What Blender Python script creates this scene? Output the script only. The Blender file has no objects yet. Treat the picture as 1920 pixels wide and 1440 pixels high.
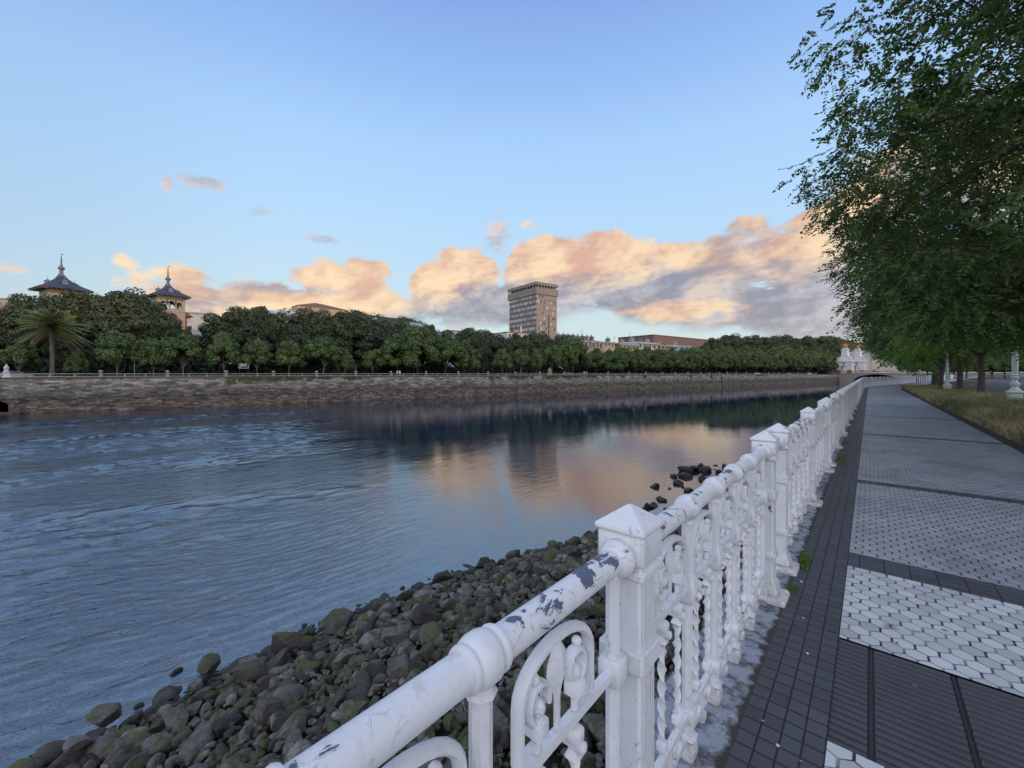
import bpy, bmesh, math, random
import numpy as np
from math import sin, cos, pi, radians, atan, atan2, degrees, sqrt
from mathutils import Vector, Matrix

S = bpy.context.scene
COL = S.collection
random.seed(7)
RNG = np.random.default_rng(7)

# ---------------------------------------------------------------- camera
YAW = radians(40.7)
FW = (-sin(YAW), cos(YAW)); RT = (cos(YAW), sin(YAW))
EYE, FPX, CX, HY = 1.6, 780.0, 960.0, 700.0
WATER = -4.8
cam = bpy.data.cameras.new('camera')
cam.sensor_width = 36; cam.lens = 36 * FPX / 1920
cam.shift_y = -20 / 1920
cam.clip_start = 0.05; cam.clip_end = 5000
camo = bpy.data.objects.new('camera', cam); COL.objects.link(camo)
camo.location = (0, 0, EYE); camo.rotation_euler = (pi / 2, 0, YAW)
S.camera = camo

# ---------------------------------------------------------------- node helpers
def node(t, typ, ins=None, **props):
    n = t.nodes.new('ShaderNode' + typ)
    for k, v in props.items(): setattr(n, k, v)
    for k, v in (ins or {}).items():
        if isinstance(v, bpy.types.NodeSocket): t.links.new(v, n.inputs[k])
        else: n.inputs[k].default_value = v
    return n
def mth(t, op, a, b=None, c=None, clamp=False):
    n = t.nodes.new('ShaderNodeMath'); n.operation = op; n.use_clamp = clamp
    for i, v in enumerate((a, b, c)):
        if v is None: continue
        if isinstance(v, bpy.types.NodeSocket): t.links.new(v, n.inputs[i])
        else: n.inputs[i].default_value = v
    return n.outputs[0]
def vmt(t, op, a, b=None, c=None):
    n = t.nodes.new('ShaderNodeVectorMath'); n.operation = op
    for i, v in enumerate((a, b, c)):
        if v is None: continue
        if isinstance(v, bpy.types.NodeSocket): t.links.new(v, n.inputs[i])
        else: n.inputs[i].default_value = v
    return n
def smooth(t, v, a, b, x=0.0, y=1.0):
    n = node(t, 'MapRange', {'Value': v, 'From Min': a, 'From Max': b, 'To Min': x, 'To Max': y}, interpolation_type='SMOOTHSTEP')
    return n.outputs[0]
def mixc(t, f, a, b, mode='MIX'):
    n = t.nodes.new('ShaderNodeMix'); n.data_type = 'RGBA'; n.blend_type = mode
    for k, v in ((0, f), (6, a), (7, b)):
        if isinstance(v, bpy.types.NodeSocket): t.links.new(v, n.inputs[k])
        elif k == 0: n.inputs[0].default_value = v
        else: n.inputs[k].default_value = (*v[:3], 1)
    return n.outputs[2]
def noise(t, vec, scale, detail=4, rough=.5, dist=0.0):
    return node(t, 'TexNoise', {'Vector': vec, 'Scale': scale, 'Detail': detail, 'Roughness': rough, 'Distortion': dist}).outputs['Fac']
def ramp(t, fac, stops, interp='LINEAR'):
    n = node(t, 'ValToRGB', {'Fac': fac}); r = n.color_ramp; r.interpolation = interp
    while len(r.elements) > 1: r.elements.remove(r.elements[-1])
    r.elements[0].position = stops[0][0]; r.elements[0].color = (*stops[0][1], 1)
    for p, c in stops[1:]:
        e = r.elements.new(p); e.color = (*c, 1)
    return n.outputs[0]
def vec(t, x=0.0, y=0.0, z=0.0):
    return node(t, 'CombineXYZ', {'X': x, 'Y': y, 'Z': z}).outputs[0]
def lin(r, g, b):
    f = lambda c: (c / 255 / 12.92) if c / 255 <= .04045 else ((c / 255 + .055) / 1.055) ** 2.4
    return (f(r), f(g), f(b))

# ---------------------------------------------------------------- sky
W = bpy.data.worlds.new('World'); S.world = W; W.use_nodes = True
t = W.node_tree; t.nodes.clear()
SUN_DIR = Vector((cos(radians(3.2)), -0.02, sin(radians(3.2)))).normalized()      # low sun behind the right bank
def azel(px, py):
    return degrees(atan((px - CX) / FPX)), degrees(atan2(HY - py, sqrt(FPX ** 2 + (px - CX) ** 2)))
tc = node(t, 'TexCoord')
d = vmt(t, 'NORMALIZE', tc.outputs['Generated']).outputs[0]
lat = vmt(t, 'DOT_PRODUCT', d, (RT[0], RT[1], 0)).outputs['Value']
dep = vmt(t, 'DOT_PRODUCT', d, (FW[0], FW[1], 0)).outputs['Value']
dz = node(t, 'SeparateXYZ', {'Vector': d}).outputs['Z']
AZ = mth(t, 'MULTIPLY', mth(t, 'ARCTAN2', lat, dep), 180 / pi)
EL = mth(t, 'MULTIPLY', mth(t, 'ARCSINE', dz), 180 / pi)
elu = mth(t, 'DIVIDE', EL, 90.0, clamp=True)
SKYC = [(0, (213, 224, 216)), (5, (204, 224, 228)), (12, (192, 221, 242)), (20, (180, 217, 251)), (28, (169, 209, 252)),
        (35, (150, 189, 245)), (42, (133, 169, 233)), (55, (150, 172, 220)), (90, (196, 204, 222))]
base = ramp(t, elu, [(e / 90, lin(*c)) for e, c in SKYC])
base = mixc(t, mth(t, 'MULTIPLY', smooth(t, AZ, -25, -55), 0.22), base, lin(90, 130, 185))
# unseen rear sky brightened, like the overhead stops, to lift the scene's light
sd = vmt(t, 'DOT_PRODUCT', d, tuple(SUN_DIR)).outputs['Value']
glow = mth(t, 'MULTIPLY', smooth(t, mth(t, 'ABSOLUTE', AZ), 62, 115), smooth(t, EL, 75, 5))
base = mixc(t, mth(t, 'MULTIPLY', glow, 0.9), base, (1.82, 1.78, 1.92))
sky = node(t, 'TexSky', sky_type='NISHITA', sun_disc=False, sun_elevation=radians(3.2), sun_rotation=radians(91))
# noise fields laid on the dome of the sky (azimuth, elevation in degrees)
wv = vec(t, mth(t, 'MULTIPLY', AZ, 0.05), mth(t, 'MULTIPLY', EL, 0.10), 0.0)
fb = noise(t, wv, 1.9, 8, .5, .2)
vo = node(t, 'TexVoronoi', {'Vector': vmt(t, 'ADD', wv, vmt(t, 'SCALE', node(t, 'TexNoise', {'Vector': wv, 'Scale': 5.0, 'Detail': 4}).outputs['Color']).outputs[0]).outputs[0], 'Scale': 3.6, 'Smoothness': .5}, feature='SMOOTH_F1').outputs['Distance']
vo.node.inputs['Vector'].links[0].from_node.inputs[1].links[0].from_node.inputs['Scale'].default_value = 0.18
wob = mth(t, 'SUBTRACT', mth(t, 'ADD', mth(t, 'MULTIPLY', fb, 1.3), mth(t, 'MULTIPLY', vo, -0.95)), 0.33)
def prof(pts):
    st = {}
    for x, y in pts:
        a, e = azel(x, y); st[max(0, min(1, (a + 75) / 150))] = max(0, e / 50)
    v = ramp(t, mth(t, 'DIVIDE', mth(t, 'ADD', AZ, 75.0), 150.0, clamp=True), [(k, (c, c, c)) for k, c in sorted(st.items())])
    return mth(t, 'MULTIPLY', v, 50.0)
TOP = prof([(-900, 560), (120, 720), (185, 640), (205, 535), (250, 506), (330, 500), (420, 510), (500, 518), (570, 515), (620, 482), (665, 472), (715, 500), (768, 542),
            (784, 500), (850, 462), (905, 470), (940, 508), (965, 455), (1010, 424), (1060, 424), (1110, 430), (1180, 432), (1250, 432), (1330, 414), (1440, 398), (1540, 392), (1700, 250), (1900, 200)])
BOT = prof([(0, 600), (205, 545), (260, 560), (330, 590), (450, 640), (600, 640), (760, 625), (830, 615), (960, 614), (1080, 606), (1140, 602), (1180, 612), (1260, 616), (1400, 625), (1560, 640), (1900, 640)])
WARM = prof([(0, 560), (205, 550), (300, 575), (420, 585), (600, 592), (740, 590), (800, 550), (900, 545), (960, 530), (1050, 530), (1160, 520), (1300, 522), (1400, 505), (1500, 512), (1700, 360), (1900, 330)])
hole2 = noise(t, wv, 7.0, 8, .62, .3)
e1 = mth(t, 'SUBTRACT', mth(t, 'ADD', TOP, mth(t, 'ADD', mth(t, 'MULTIPLY', mth(t, 'ADD', wob, .16), 5.0), mth(t, 'MULTIPLY', mth(t, 'SUBTRACT', hole2, .5), 3.2))), EL)
dens = smooth(t, e1, -0.15, 1.15)
dens = mth(t, 'MULTIPLY', dens, smooth(t, mth(t, 'SUBTRACT', mth(t, 'ADD', EL, mth(t, 'MULTIPLY', mth(t, 'SUBTRACT', fb, .5), 9.0)), BOT), -0.6, 1.2))
hole = noise(t, vec(t, mth(t, 'MULTIPLY', AZ, 0.06), mth(t, 'MULTIPLY', EL, 0.17), 3.3), 2.1, 6, .55)
dens = mth(t, 'MULTIPLY', dens, smooth(t, hole, 0.29, 0.37))
dens = mth(t, 'MULTIPLY', dens, smooth(t, mth(t, 'ABSOLUTE', AZ), 100, 75))
fb2 = noise(t, vmt(t, 'ADD', wv, (0.13, -0.07, 0)).outputs[0], 1.9, 8, .5, .2)
hole3 = noise(t, vmt(t, 'ADD', wv, (0.03, -0.03, 0)).outputs[0], 7.0, 8, .62, .3)
rel = mth(t, 'ADD', mth(t, 'MULTIPLY', mth(t, 'SUBTRACT', fb, fb2), 5.0), mth(t, 'MULTIPLY', mth(t, 'SUBTRACT', hole2, hole3), 1.6))
wn = noise(t, vec(t, mth(t, 'MULTIPLY', AZ, 0.05), mth(t, 'MULTIPLY', EL, 0.12), 8.0), 1.7, 5, .5, .2)
wf = mth(t, 'ADD', mth(t, 'SUBTRACT', EL, WARM), mth(t, 'ADD', mth(t, 'MULTIPLY', mth(t, 'SUBTRACT', wn, .5), 12.0), mth(t, 'MULTIPLY', rel, 2.0)))
wfac = smooth(t, wf, -2.8, 2.6)
def blob(px, py, w, h, soft=.5, amp=.6):
    a, e = azel(px, py); sa = w / FPX * 180 / pi * cos(radians(a)) ** 2; se = h / FPX * 180 / pi * cos(radians(a))
    q = vmt(t, 'LENGTH', vec(t, mth(t, 'DIVIDE', mth(t, 'SUBTRACT', AZ, a), sa), mth(t, 'DIVIDE', mth(t, 'SUBTRACT', EL, e), se), 0.0)).outputs['Value']
    q = mth(t, 'ADD', q, mth(t, 'MULTIPLY', mth(t, 'SUBTRACT', hole2, .5), 2.6))
    return mth(t, 'MULTIPLY', smooth(t, q, 1 + soft, 1 - soft), amp)
hole2 = noise(t, wv, 9.0, 5, .6, .3)
wfac = mth(t, 'MAXIMUM', wfac, blob(1275, 582, 105, 20, .5, .9))
wfac = mth(t, 'MULTIPLY', wfac, mth(t, 'SUBTRACT', 1.0, blob(1390, 448, 80, 24, .5, .5)))
wfac = mth(t, 'MULTIPLY', wfac, mth(t, 'SUBTRACT', 1.0, blob(520, 540, 120, 9, .6, .7)))
light = mth(t, 'ADD', 0.5, rel, clamp=True)
warmc = mixc(t, light, lin(222, 172, 146), lin(255, 221, 178))
greyc = mixc(t, light, lin(142, 142, 160), lin(194, 188, 197))
cc = mixc(t, wfac, greyc, warmc)
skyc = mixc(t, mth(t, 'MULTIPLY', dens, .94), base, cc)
for b in [(384, 343, 34, 10, .5, .75), (314, 344, 9, 13, .6, .6), (604, 448, 26, 7, .6, .5), (20, 503, 30, 8, .6, .55), (932, 440, 18, 24, .7, .6), (490, 396, 18, 6, .9, .4), (1750, 310, 160, 45, .6, .9)]:
    skyc = mixc(t, blob(*b), skyc, mixc(t, light, lin(168, 164, 182), lin(250, 205, 175)))
skyc = mixc(t, smooth(t, EL, 0.2, -1.5), skyc, (0.10, 0.10, 0.10))
skyc = mixc(t, 0.03, skyc, sky.outputs[0])
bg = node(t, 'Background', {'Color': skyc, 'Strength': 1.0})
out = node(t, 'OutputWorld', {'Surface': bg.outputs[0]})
W.cycles.sampling_method = 'MANUAL'; W.cycles.sample_map_resolution = 1024

# ---------------------------------------------------------------- sun
sl = bpy.data.lights.new('sun', 'SUN'); sl.energy = 1.15; sl.angle = radians(0.6); sl.color = (1.0, 0.66, 0.38)
so = bpy.data.objects.new('sun', sl); COL.objects.link(so); so.location = (60, 0, 60)
so.rotation_euler = (-SUN_DIR).to_track_quat('-Z', 'Y').to_euler()
S.view_settings.view_transform = 'Standard'; S.view_settings.look = 'None'
S.view_settings.exposure = 0.0; S.view_settings.gamma = 1
S.render.engine = 'CYCLES'
S.cycles.use_denoising = True
S.cycles.max_bounces = 6; S.cycles.diffuse_bounces = 2; S.cycles.glossy_bounces = 3; S.cycles.transparent_max_bounces = 4
S.cycles.caustics_reflective = False; S.cycles.caustics_refractive = False

# ---------------------------------------------------------------- geometry helpers
def ray(px):                       # unit-depth ground direction seen at a pixel column
    l = (px - CX) / FPX
    return (l * RT[0] + FW[0], l * RT[1] + FW[1])
def P(px, dpt, z=0.0):
    r = ray(px); return Vector((r[0] * dpt, r[1] * dpt, z))
def zat(py, dpt): return EYE + (HY - py) / FPX * dpt
def on_plane(px, py, z):
    dpt = FPX * (EYE - z) / (py - HY); return P(px, dpt, z)
# far bank frame: waterline through Q0 heading QD; QN points away from the river
_a = on_plane(44, 775, WATER); _b = on_plane(1540, 717.5, WATER)
Q0 = Vector((_a.x, _a.y)); QD = Vector((_b.x - _a.x, _b.y - _a.y)).normalized(); QN = Vector((-QD.y, QD.x))
QANG = atan2(QD.y, QD.x)
def FB(tt, n, z=0.0):
    v = Q0 + QD * tt + QN * n; return Vector((v.x, v.y, z))
def fbt(px, n=0.0):                # distance along the far bank where that direction meets the line n metres behind the wall
    r = ray(px); o = Q0 + QN * n
    # r*s = o + QD*t
    det = r[0] * (-QD.y) - r[1] * (-QD.x)
    s = (o.x * (-QD.y) - o.y * (-QD.x)) / det
    tt = (r[0] * o.y - r[1] * o.x) / det
    return -tt if False else ((Vector((r[0] * s, r[1] * s)) - o).dot(QD)), s
def fpos(px, n):
    tt, dd = fbt(px, n); p = FB(tt, n); return p, dd, tt

def mesh(name, V, F, mat=None, parent=None, smooth_=False, attr=None, link=True):
    me = bpy.data.meshes.new(name)
    if isinstance(F, np.ndarray):
        k = F.shape[1]; V = np.asarray(V, dtype=np.float32)
        me.vertices.add(len(V)); me.vertices.foreach_set('co', V.ravel())
        me.loops.add(F.size); me.loops.foreach_set('vertex_index', F.ravel().astype(np.int32))
        me.polygons.add(len(F)); me.polygons.foreach_set('loop_start', np.arange(0, F.size, k, dtype=np.int32))
        me.update(calc_edges=True); me.validate()
    else:
        me.from_pydata([tuple(v) for v in V], [], F); me.update()
    if attr is not None:
        a = me.attributes.new('tint', 'FLOAT', 'POINT'); a.data.foreach_set('value', np.asarray(attr, dtype=np.float32))
    if smooth_: me.polygons.foreach_set('use_smooth', [True] * len(me.polygons))
    if mat: me.materials.append(mat)
    if not link: return me
    return put(name, me, parent)
def put(name, me, parent=None, loc=None, rot=None, scale=None):
    o = bpy.data.objects.new(name, me); COL.objects.link(o)
    if parent: o.parent = parent
    if loc is not None: o.location = loc
    if rot is not None: o.rotation_euler = rot
    if scale is not None: o.scale = scale if hasattr(scale, '__len__') else (scale,) * 3
    return o
def tag(o, label=None, cat=None, group=None, kind=None):
    if label: o['label'] = label
    if cat: o['category'] = cat
    if group: o['group'] = group
    if kind: o['kind'] = kind
    return o
def empty(name, loc=(0, 0, 0), rz=0.0, label=None, cat=None, group=None):
    o = bpy.data.objects.new(name, None); COL.objects.link(o); o.location = loc; o.rotation_euler = (0, 0, rz)
    o.empty_display_size = .3
    return tag(o, label, cat, group)
def dup(root, loc=None, rz=None, scale=None, label=None):
    r = root.copy(); COL.objects.link(r)
    for ch in list(root.children):
        c = ch.copy(); COL.objects.link(c); c.parent = r
        for g in list(ch.children):
            e = g.copy(); COL.objects.link(e); e.parent = c
    if loc is not None: r.location = loc
    if rz is not None: r.rotation_euler = (0, 0, rz)
    if scale is not None: r.scale = scale if hasattr(scale, '__len__') else (scale,) * 3
    if label: r['label'] = label
    return r
class MB:                           # mesh builder
    def __init__(s): s.V = []; s.F = []
    def add(s, V, F):
        o = len(s.V); s.V += [tuple(v) for v in V]; s.F += [tuple(i + o for i in f) for f in F]; return s
    def box(s, x0, y0, z0, x1, y1, z1):
        V = [(x, y, z) for z in (z0, z1) for y in (y0, y1) for x in (x0, x1)]
        return s.add(V, [(0, 2, 3, 1), (4, 5, 7, 6), (0, 1, 5, 4), (2, 6, 7, 3), (0, 4, 6, 2), (1, 3, 7, 5)])
    def ring(s, rings, cap=True):   # loft of equal-length vertex rings
        n = len(rings[0]); o = len(s.V)
        for r in rings: s.V += [tuple(v) for v in r]
        for k in range(len(rings) - 1):
            for i in range(n):
                j = (i + 1) % n
                s.F.append((o + k * n + i, o + k * n + j, o + (k + 1) * n + j, o + (k + 1) * n + i))
        if cap:
            s.F.append(tuple(o + i for i in range(n - 1, -1, -1))); e = o + (len(rings) - 1) * n
            s.F.append(tuple(e + i for i in range(n)))
        return s
    def sq(s, prof, cx=0, cy=0, ch=.12, ratio=1.0):   # chamfered square lathe about Z
        R = []
        for h, z in prof:
            c = h * ch; a = h; b = h * ratio; cb = c
            R.append([(cx + x, cy + y, z) for x, y in ((a, -b + cb), (a, b - cb), (a - c, b), (-a + c, b), (-a, b - cb), (-a, -b + cb), (-a + c, -b), (a - c, -b))])
        return s.ring(R)
    def lathe(s, prof, n=12, c=(0, 0, 0), axis='Z'):
        R = []
        for r, h in prof:
            ring = []
            for i in range(n):
                a = 2 * pi * i / n; u, v = r * cos(a), r * sin(a)
                if axis == 'Z': q = (c[0] + u, c[1] + v, c[2] + h)
                elif axis == 'Y': q = (c[0] + v, c[1] + h, c[2] + u)
                else: q = (c[0] + h, c[1] + u, c[2] + v)
                ring.append(q)
            R.append(ring)
        return s.ring(R)
    def ball(s, c, r, n=10, sq=1.0):
        return s.lathe([(max(r * sin(pi * k / 8), 1e-4), -r * cos(pi * k / 8) * sq) for k in range(9)], n, c)
    def sweep(s, pts, w, dth, closed=False, n=4, round_=False):  # section in plane of (tangent-normal, X)
        R = []; L = len(pts)
        for k, p in enumerate(pts):
            a = pts[max(k - 1, 0)]; b = pts[min(k + 1, L - 1)]
            ty, tz = b[0] - a[0], b[1] - a[1]; l = sqrt(ty * ty + tz * tz) or 1; ny, nz = -tz / l, ty / l
            ring = []
            m = 8
            for i in range(m):
                an = 2 * pi * (i + .5) / m; q = 1.0
                cu, cv = cos(an), sin(an)
                if not round_: mx = max(abs(cu), abs(cv)); cu, cv = cu / mx * .96, cv / mx * .96
                ring.append((cv * dth, p[0] + ny * cu * w, p[1] + nz * cu * w))
            R.append(ring)
        return s.ring(R)
    def tube(s, pts, radii, n=8):
        R = []; L = len(pts); pts = [Vector(p) for p in pts]
        for k, p in enumerate(pts):
            tg = (pts[min(k + 1, L - 1)] - pts[max(k - 1, 0)]).normalized()
            up = Vector((0, 0, 1)) if abs(tg.z) < .9 else Vector((1, 0, 0))
            u = tg.cross(up).normalized(); v = u.cross(tg)
            r = radii[k] if hasattr(radii, '__len__') else radii
            R.append([p + u * (r * cos(2 * pi * i / n)) + v * (r * sin(2 * pi * i / n)) for i in range(n)])
        return s.ring(R)
    def xf(s, fn): s.V = [fn(v) for v in s.V]; return s
    def build(s, name, mat, parent=None, smooth_=False):
        return mesh(name, s.V, s.F, mat, parent, smooth_)
    def me(s, name, mat, smooth_=False):
        m = mesh(name, s.V, s.F, mat, None, smooth_, link=False)
        return m
def autosmooth(me, ang=35):
    me.polygons.foreach_set('use_smooth', [True] * len(me.polygons)); me.set_sharp_from_angle(angle=radians(ang)); return me

# ---------------------------------------------------------------- materials
MATS = {}
def material(name, fn):
    if name in MATS: return MATS[name]
    m = bpy.data.materials.new(name); m.use_nodes = True; t = m.node_tree
    p = t.nodes['Principled BSDF']; fn(t, p); MATS[name] = m; return m
def setp(t, p, **k):
    for a, v in k.items():
        s = p.inputs[a.replace('_', ' ')]
        if isinstance(v, bpy.types.NodeSocket): t.links.new(v, s)
        else: s.default_value = v if not (isinstance(v, tuple) and len(v) == 3) else (*v, 1)
def pos(t): return node(t, 'NewGeometry').outputs['Position']
def bump(t, p, h, dist=.01, st=1.0):
    n = node(t, 'Bump', {'Height': h, 'Distance': dist, 'Strength': st}); t.links.new(n.outputs[0], p.inputs['Normal'])
def plain(name, col, rough=.7, var=.25, scale=3.0, bmp=0.0, metallic=0.0):
    def f(t, p):
        q = pos(t); n = noise(t, q, scale, 5, .6)
        c = mixc(t, n, tuple(x * (1 - var) for x in col), tuple(min(1, x * (1 + var)) for x in col))
        setp(t, p, Base_Color=c, Roughness=rough, Metallic=metallic)
        if bmp: bump(t, p, noise(t, q, scale * 4, 4, .6), bmp)
    return material(name, f)
def peel(name, thr, amount_top=0.0, base=(.82, .83, .85)):
    def f(t, p):
        q = pos(t)
        big = noise(t, q, 2.3, 3, .5); a = noise(t, vmt(t, 'MULTIPLY', q, (1.0, .7, 1.0)).outputs[0], 17, 5, .62, .5)
        nz = node(t, 'SeparateXYZ', {'Vector': node(t, 'NewGeometry').outputs['Normal']}).outputs['Z']
        v = mth(t, 'ADD', a, mth(t, 'MULTIPLY', mth(t, 'SUBTRACT', big, .5), .55))
        v = mth(t, 'ADD', v, mth(t, 'MULTIPLY', nz, amount_top))
        m = smooth(t, v, thr, thr + .012); edge = smooth(t, v, thr - .03, thr)
        dirt = noise(t, q, 30, 6, .7); stain = noise(t, q, 5, 4, .6)
        wc = mixc(t, stain, tuple(x * .80 for x in base), base)
        wc = mixc(t, mth(t, 'MULTIPLY', smooth(t, noise(t, vmt(t, 'MULTIPLY', q, (1, 1, .35)).outputs[0], 22, 5, .65), .56, .70), .35), wc, (.46, .42, .34))
        wc = mixc(t, smooth(t, dirt, .62, .75), wc, (.40, .39, .36))
        crk = node(t, 'TexVoronoi', {'Vector': vmt(t, 'ADD', q, vmt(t, 'SCALE', node(t, 'TexNoise', {'Vector': q, 'Scale': 14.0}).outputs['Color']).outputs[0]).outputs[0], 'Scale': 19.0}, feature='DISTANCE_TO_EDGE').outputs['Distance']
        crk.node.inputs['Vector'].links[0].from_node.inputs[1].links[0].from_node.inputs['Scale'].default_value = .12
        cm = mth(t, 'MULTIPLY', smooth(t, crk, .012, .004), smooth(t, noise(t, q, 6, 3), .5, .62))
        wc = mixc(t, mth(t, 'MULTIPLY', cm, .6), wc, (.22, .24, .27))
        zz = node(t, 'SeparateXYZ', {'Vector': q}).outputs['Z']
        low = mth(t, 'MULTIPLY', smooth(t, mth(t, 'ADD', zz, mth(t, 'MULTIPLY', stain, .25)), .32, .12), smooth(t, dirt, .35, .6))
        wc = mixc(t, mth(t, 'MULTIPLY', low, .6), wc, (.33, .30, .25))
        rust = mth(t, 'MULTIPLY', smooth(t, noise(t, vmt(t, 'MULTIPLY', q, (1, 1, .22)).outputs[0], 31, 4, .6), .66, .76), smooth(t, noise(t, q, 3.1, 2), .50, .60))
        wc = mixc(t, mth(t, 'MULTIPLY', rust, .55), wc, (.38, .24, .13))
        c = mixc(t, m, wc, (.105, .13, .18))
        setp(t, p, Base_Color=c, Roughness=mixf(t, m, .42, .6))
        h = mth(t, 'ADD', mth(t, 'MULTIPLY', edge, -.5), mth(t, 'ADD', mth(t, 'MULTIPLY', noise(t, q, 55, 5, .65), .7), mth(t, 'MULTIPLY', cm, -.4)))
        bump(t, p, h, .004, .8)
    return material(name, f)
def mixf(t, f, a, b):
    n = node(t, 'Mix', {0: f, 2: a, 3: b}); return n.outputs[0]
M_PAINT = peel('white_paint', .735)
M_RAIL = peel('white_rail_paint', .632, .05)
M_CAP = peel('white_cap_paint', .72, .03)

def f_base(t, p):
    q = pos(t); a = noise(t, q, 9, 6, .65); b = noise(t, q, 60, 4, .6); 
    c = mixc(t, smooth(t, a, .40, .55), (.12, .12, .12), (.36, .39, .46))
    c = mixc(t, smooth(t, b, .62, .68), c, (.6, .62, .66))
    x = node(t, 'SeparateXYZ', {'Vector': q}).outputs['X']
    x = mth(t, 'ADD', x, mth(t, 'MULTIPLY', mth(t, 'SUBTRACT', noise(t, q, 12, 4), .5), .12))
    c = mixc(t, smooth(t, x, -.49, -.46), c, (.055, .052, .045))
    setp(t, p, Base_Color=c, Roughness=.75); bump(t, p, mth(t, 'ADD', a, b), .012)
M_COPING = material('coping_stone', f_base)

def grime(t, q, c):
    a = noise(t, q, .55, 6, .65); b = noise(t, q, 2.6, 5, .7)
    c = mixc(t, mth(t, 'MULTIPLY', smooth(t, a, .50, .66), .38), c, mixc(t, 1.0, c, (.42, .40, .38), 'MULTIPLY'))
    c = mixc(t, mth(t, 'MULTIPLY', smooth(t, b, .60, .74), .30), c, mixc(t, 1.0, c, (.5, .47, .44), 'MULTIPLY'))
    v = node(t, 'TexVoronoi', {'Vector': q, 'Scale': 2.3}); rr_ = node(t, 'SeparateColor', {'Color': v.outputs['Color']}).outputs[0]
    gum = mth(t, 'MULTIPLY', smooth(t, v.outputs['Distance'], .055, .035), mth(t, 'GREATER_THAN', rr_, .62))
    return mixc(t, mth(t, 'MULTIPLY', gum, .55), c, (.045, .045, .047))
def f_brick(bw, bl, ox=0.0, col=(.072, .073, .084), swap=False):
    def f(t, p):
        q = pos(t); s = node(t, 'SeparateXYZ', {'Vector': q})
        v = vec(t, mth(t, 'ADD', s.outputs['X'], ox + 50), mth(t, 'ADD', s.outputs['Y'], 50.0), 0.0)
        br = node(t, 'TexBrick', {'Vector': v, 'Color1': (1, 1, 1, 1), 'Color2': (.35, .35, .35, 1), 'Mortar': (0, 0, 0, 1), 'Scale': 1.0, 'Mortar Size': .004,
                                  'Mortar Smooth': .25, 'Bias': 0.0, 'Brick Width': bw, 'Row Height': bl}, offset=0.0, squash=1.0)
        n1 = noise(t, q, 3.0, 4, .6); n2 = noise(t, q, 70, 4, .7); n3 = noise(t, q, 130, 2, .5)
        cell = mth(t, 'ADD', .72, mth(t, 'MULTIPLY', node(t, 'SeparateColor', {'Color': br.outputs['Color']}).outputs[0], .42))
        c = mixc(t, n1, tuple(x * .75 for x in col), tuple(x * 1.35 for x in col))
        c = mixc(t, 1.0, c, node(t, 'CombineColor', {0: cell, 1: cell, 2: cell}).outputs[0], 'MULTIPLY')
        c = mixc(t, smooth(t, n2, .66, .78), c, (.17, .17, .18))
        c = grime(t, q, c)
        c = mixc(t, br.outputs['Fac'], c, (.014, .013, .014))
        setp(t, p, Base_Color=c, Roughness=.55)
        bump(t, p, mth(t, 'ADD', mth(t, 'MULTIPLY', br.outputs['Fac'], -1.0), mth(t, 'MULTIPLY', n2, .18)), .006)
    return f
M_BRICK = material('dark_paving_brick', f_brick(.0775, .088, .45 - 50 + 50 * 0 + 49.99))
M_BAND = material('dark_band_brick', f_brick(.155, .0875, .14 + 49.9))
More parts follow.
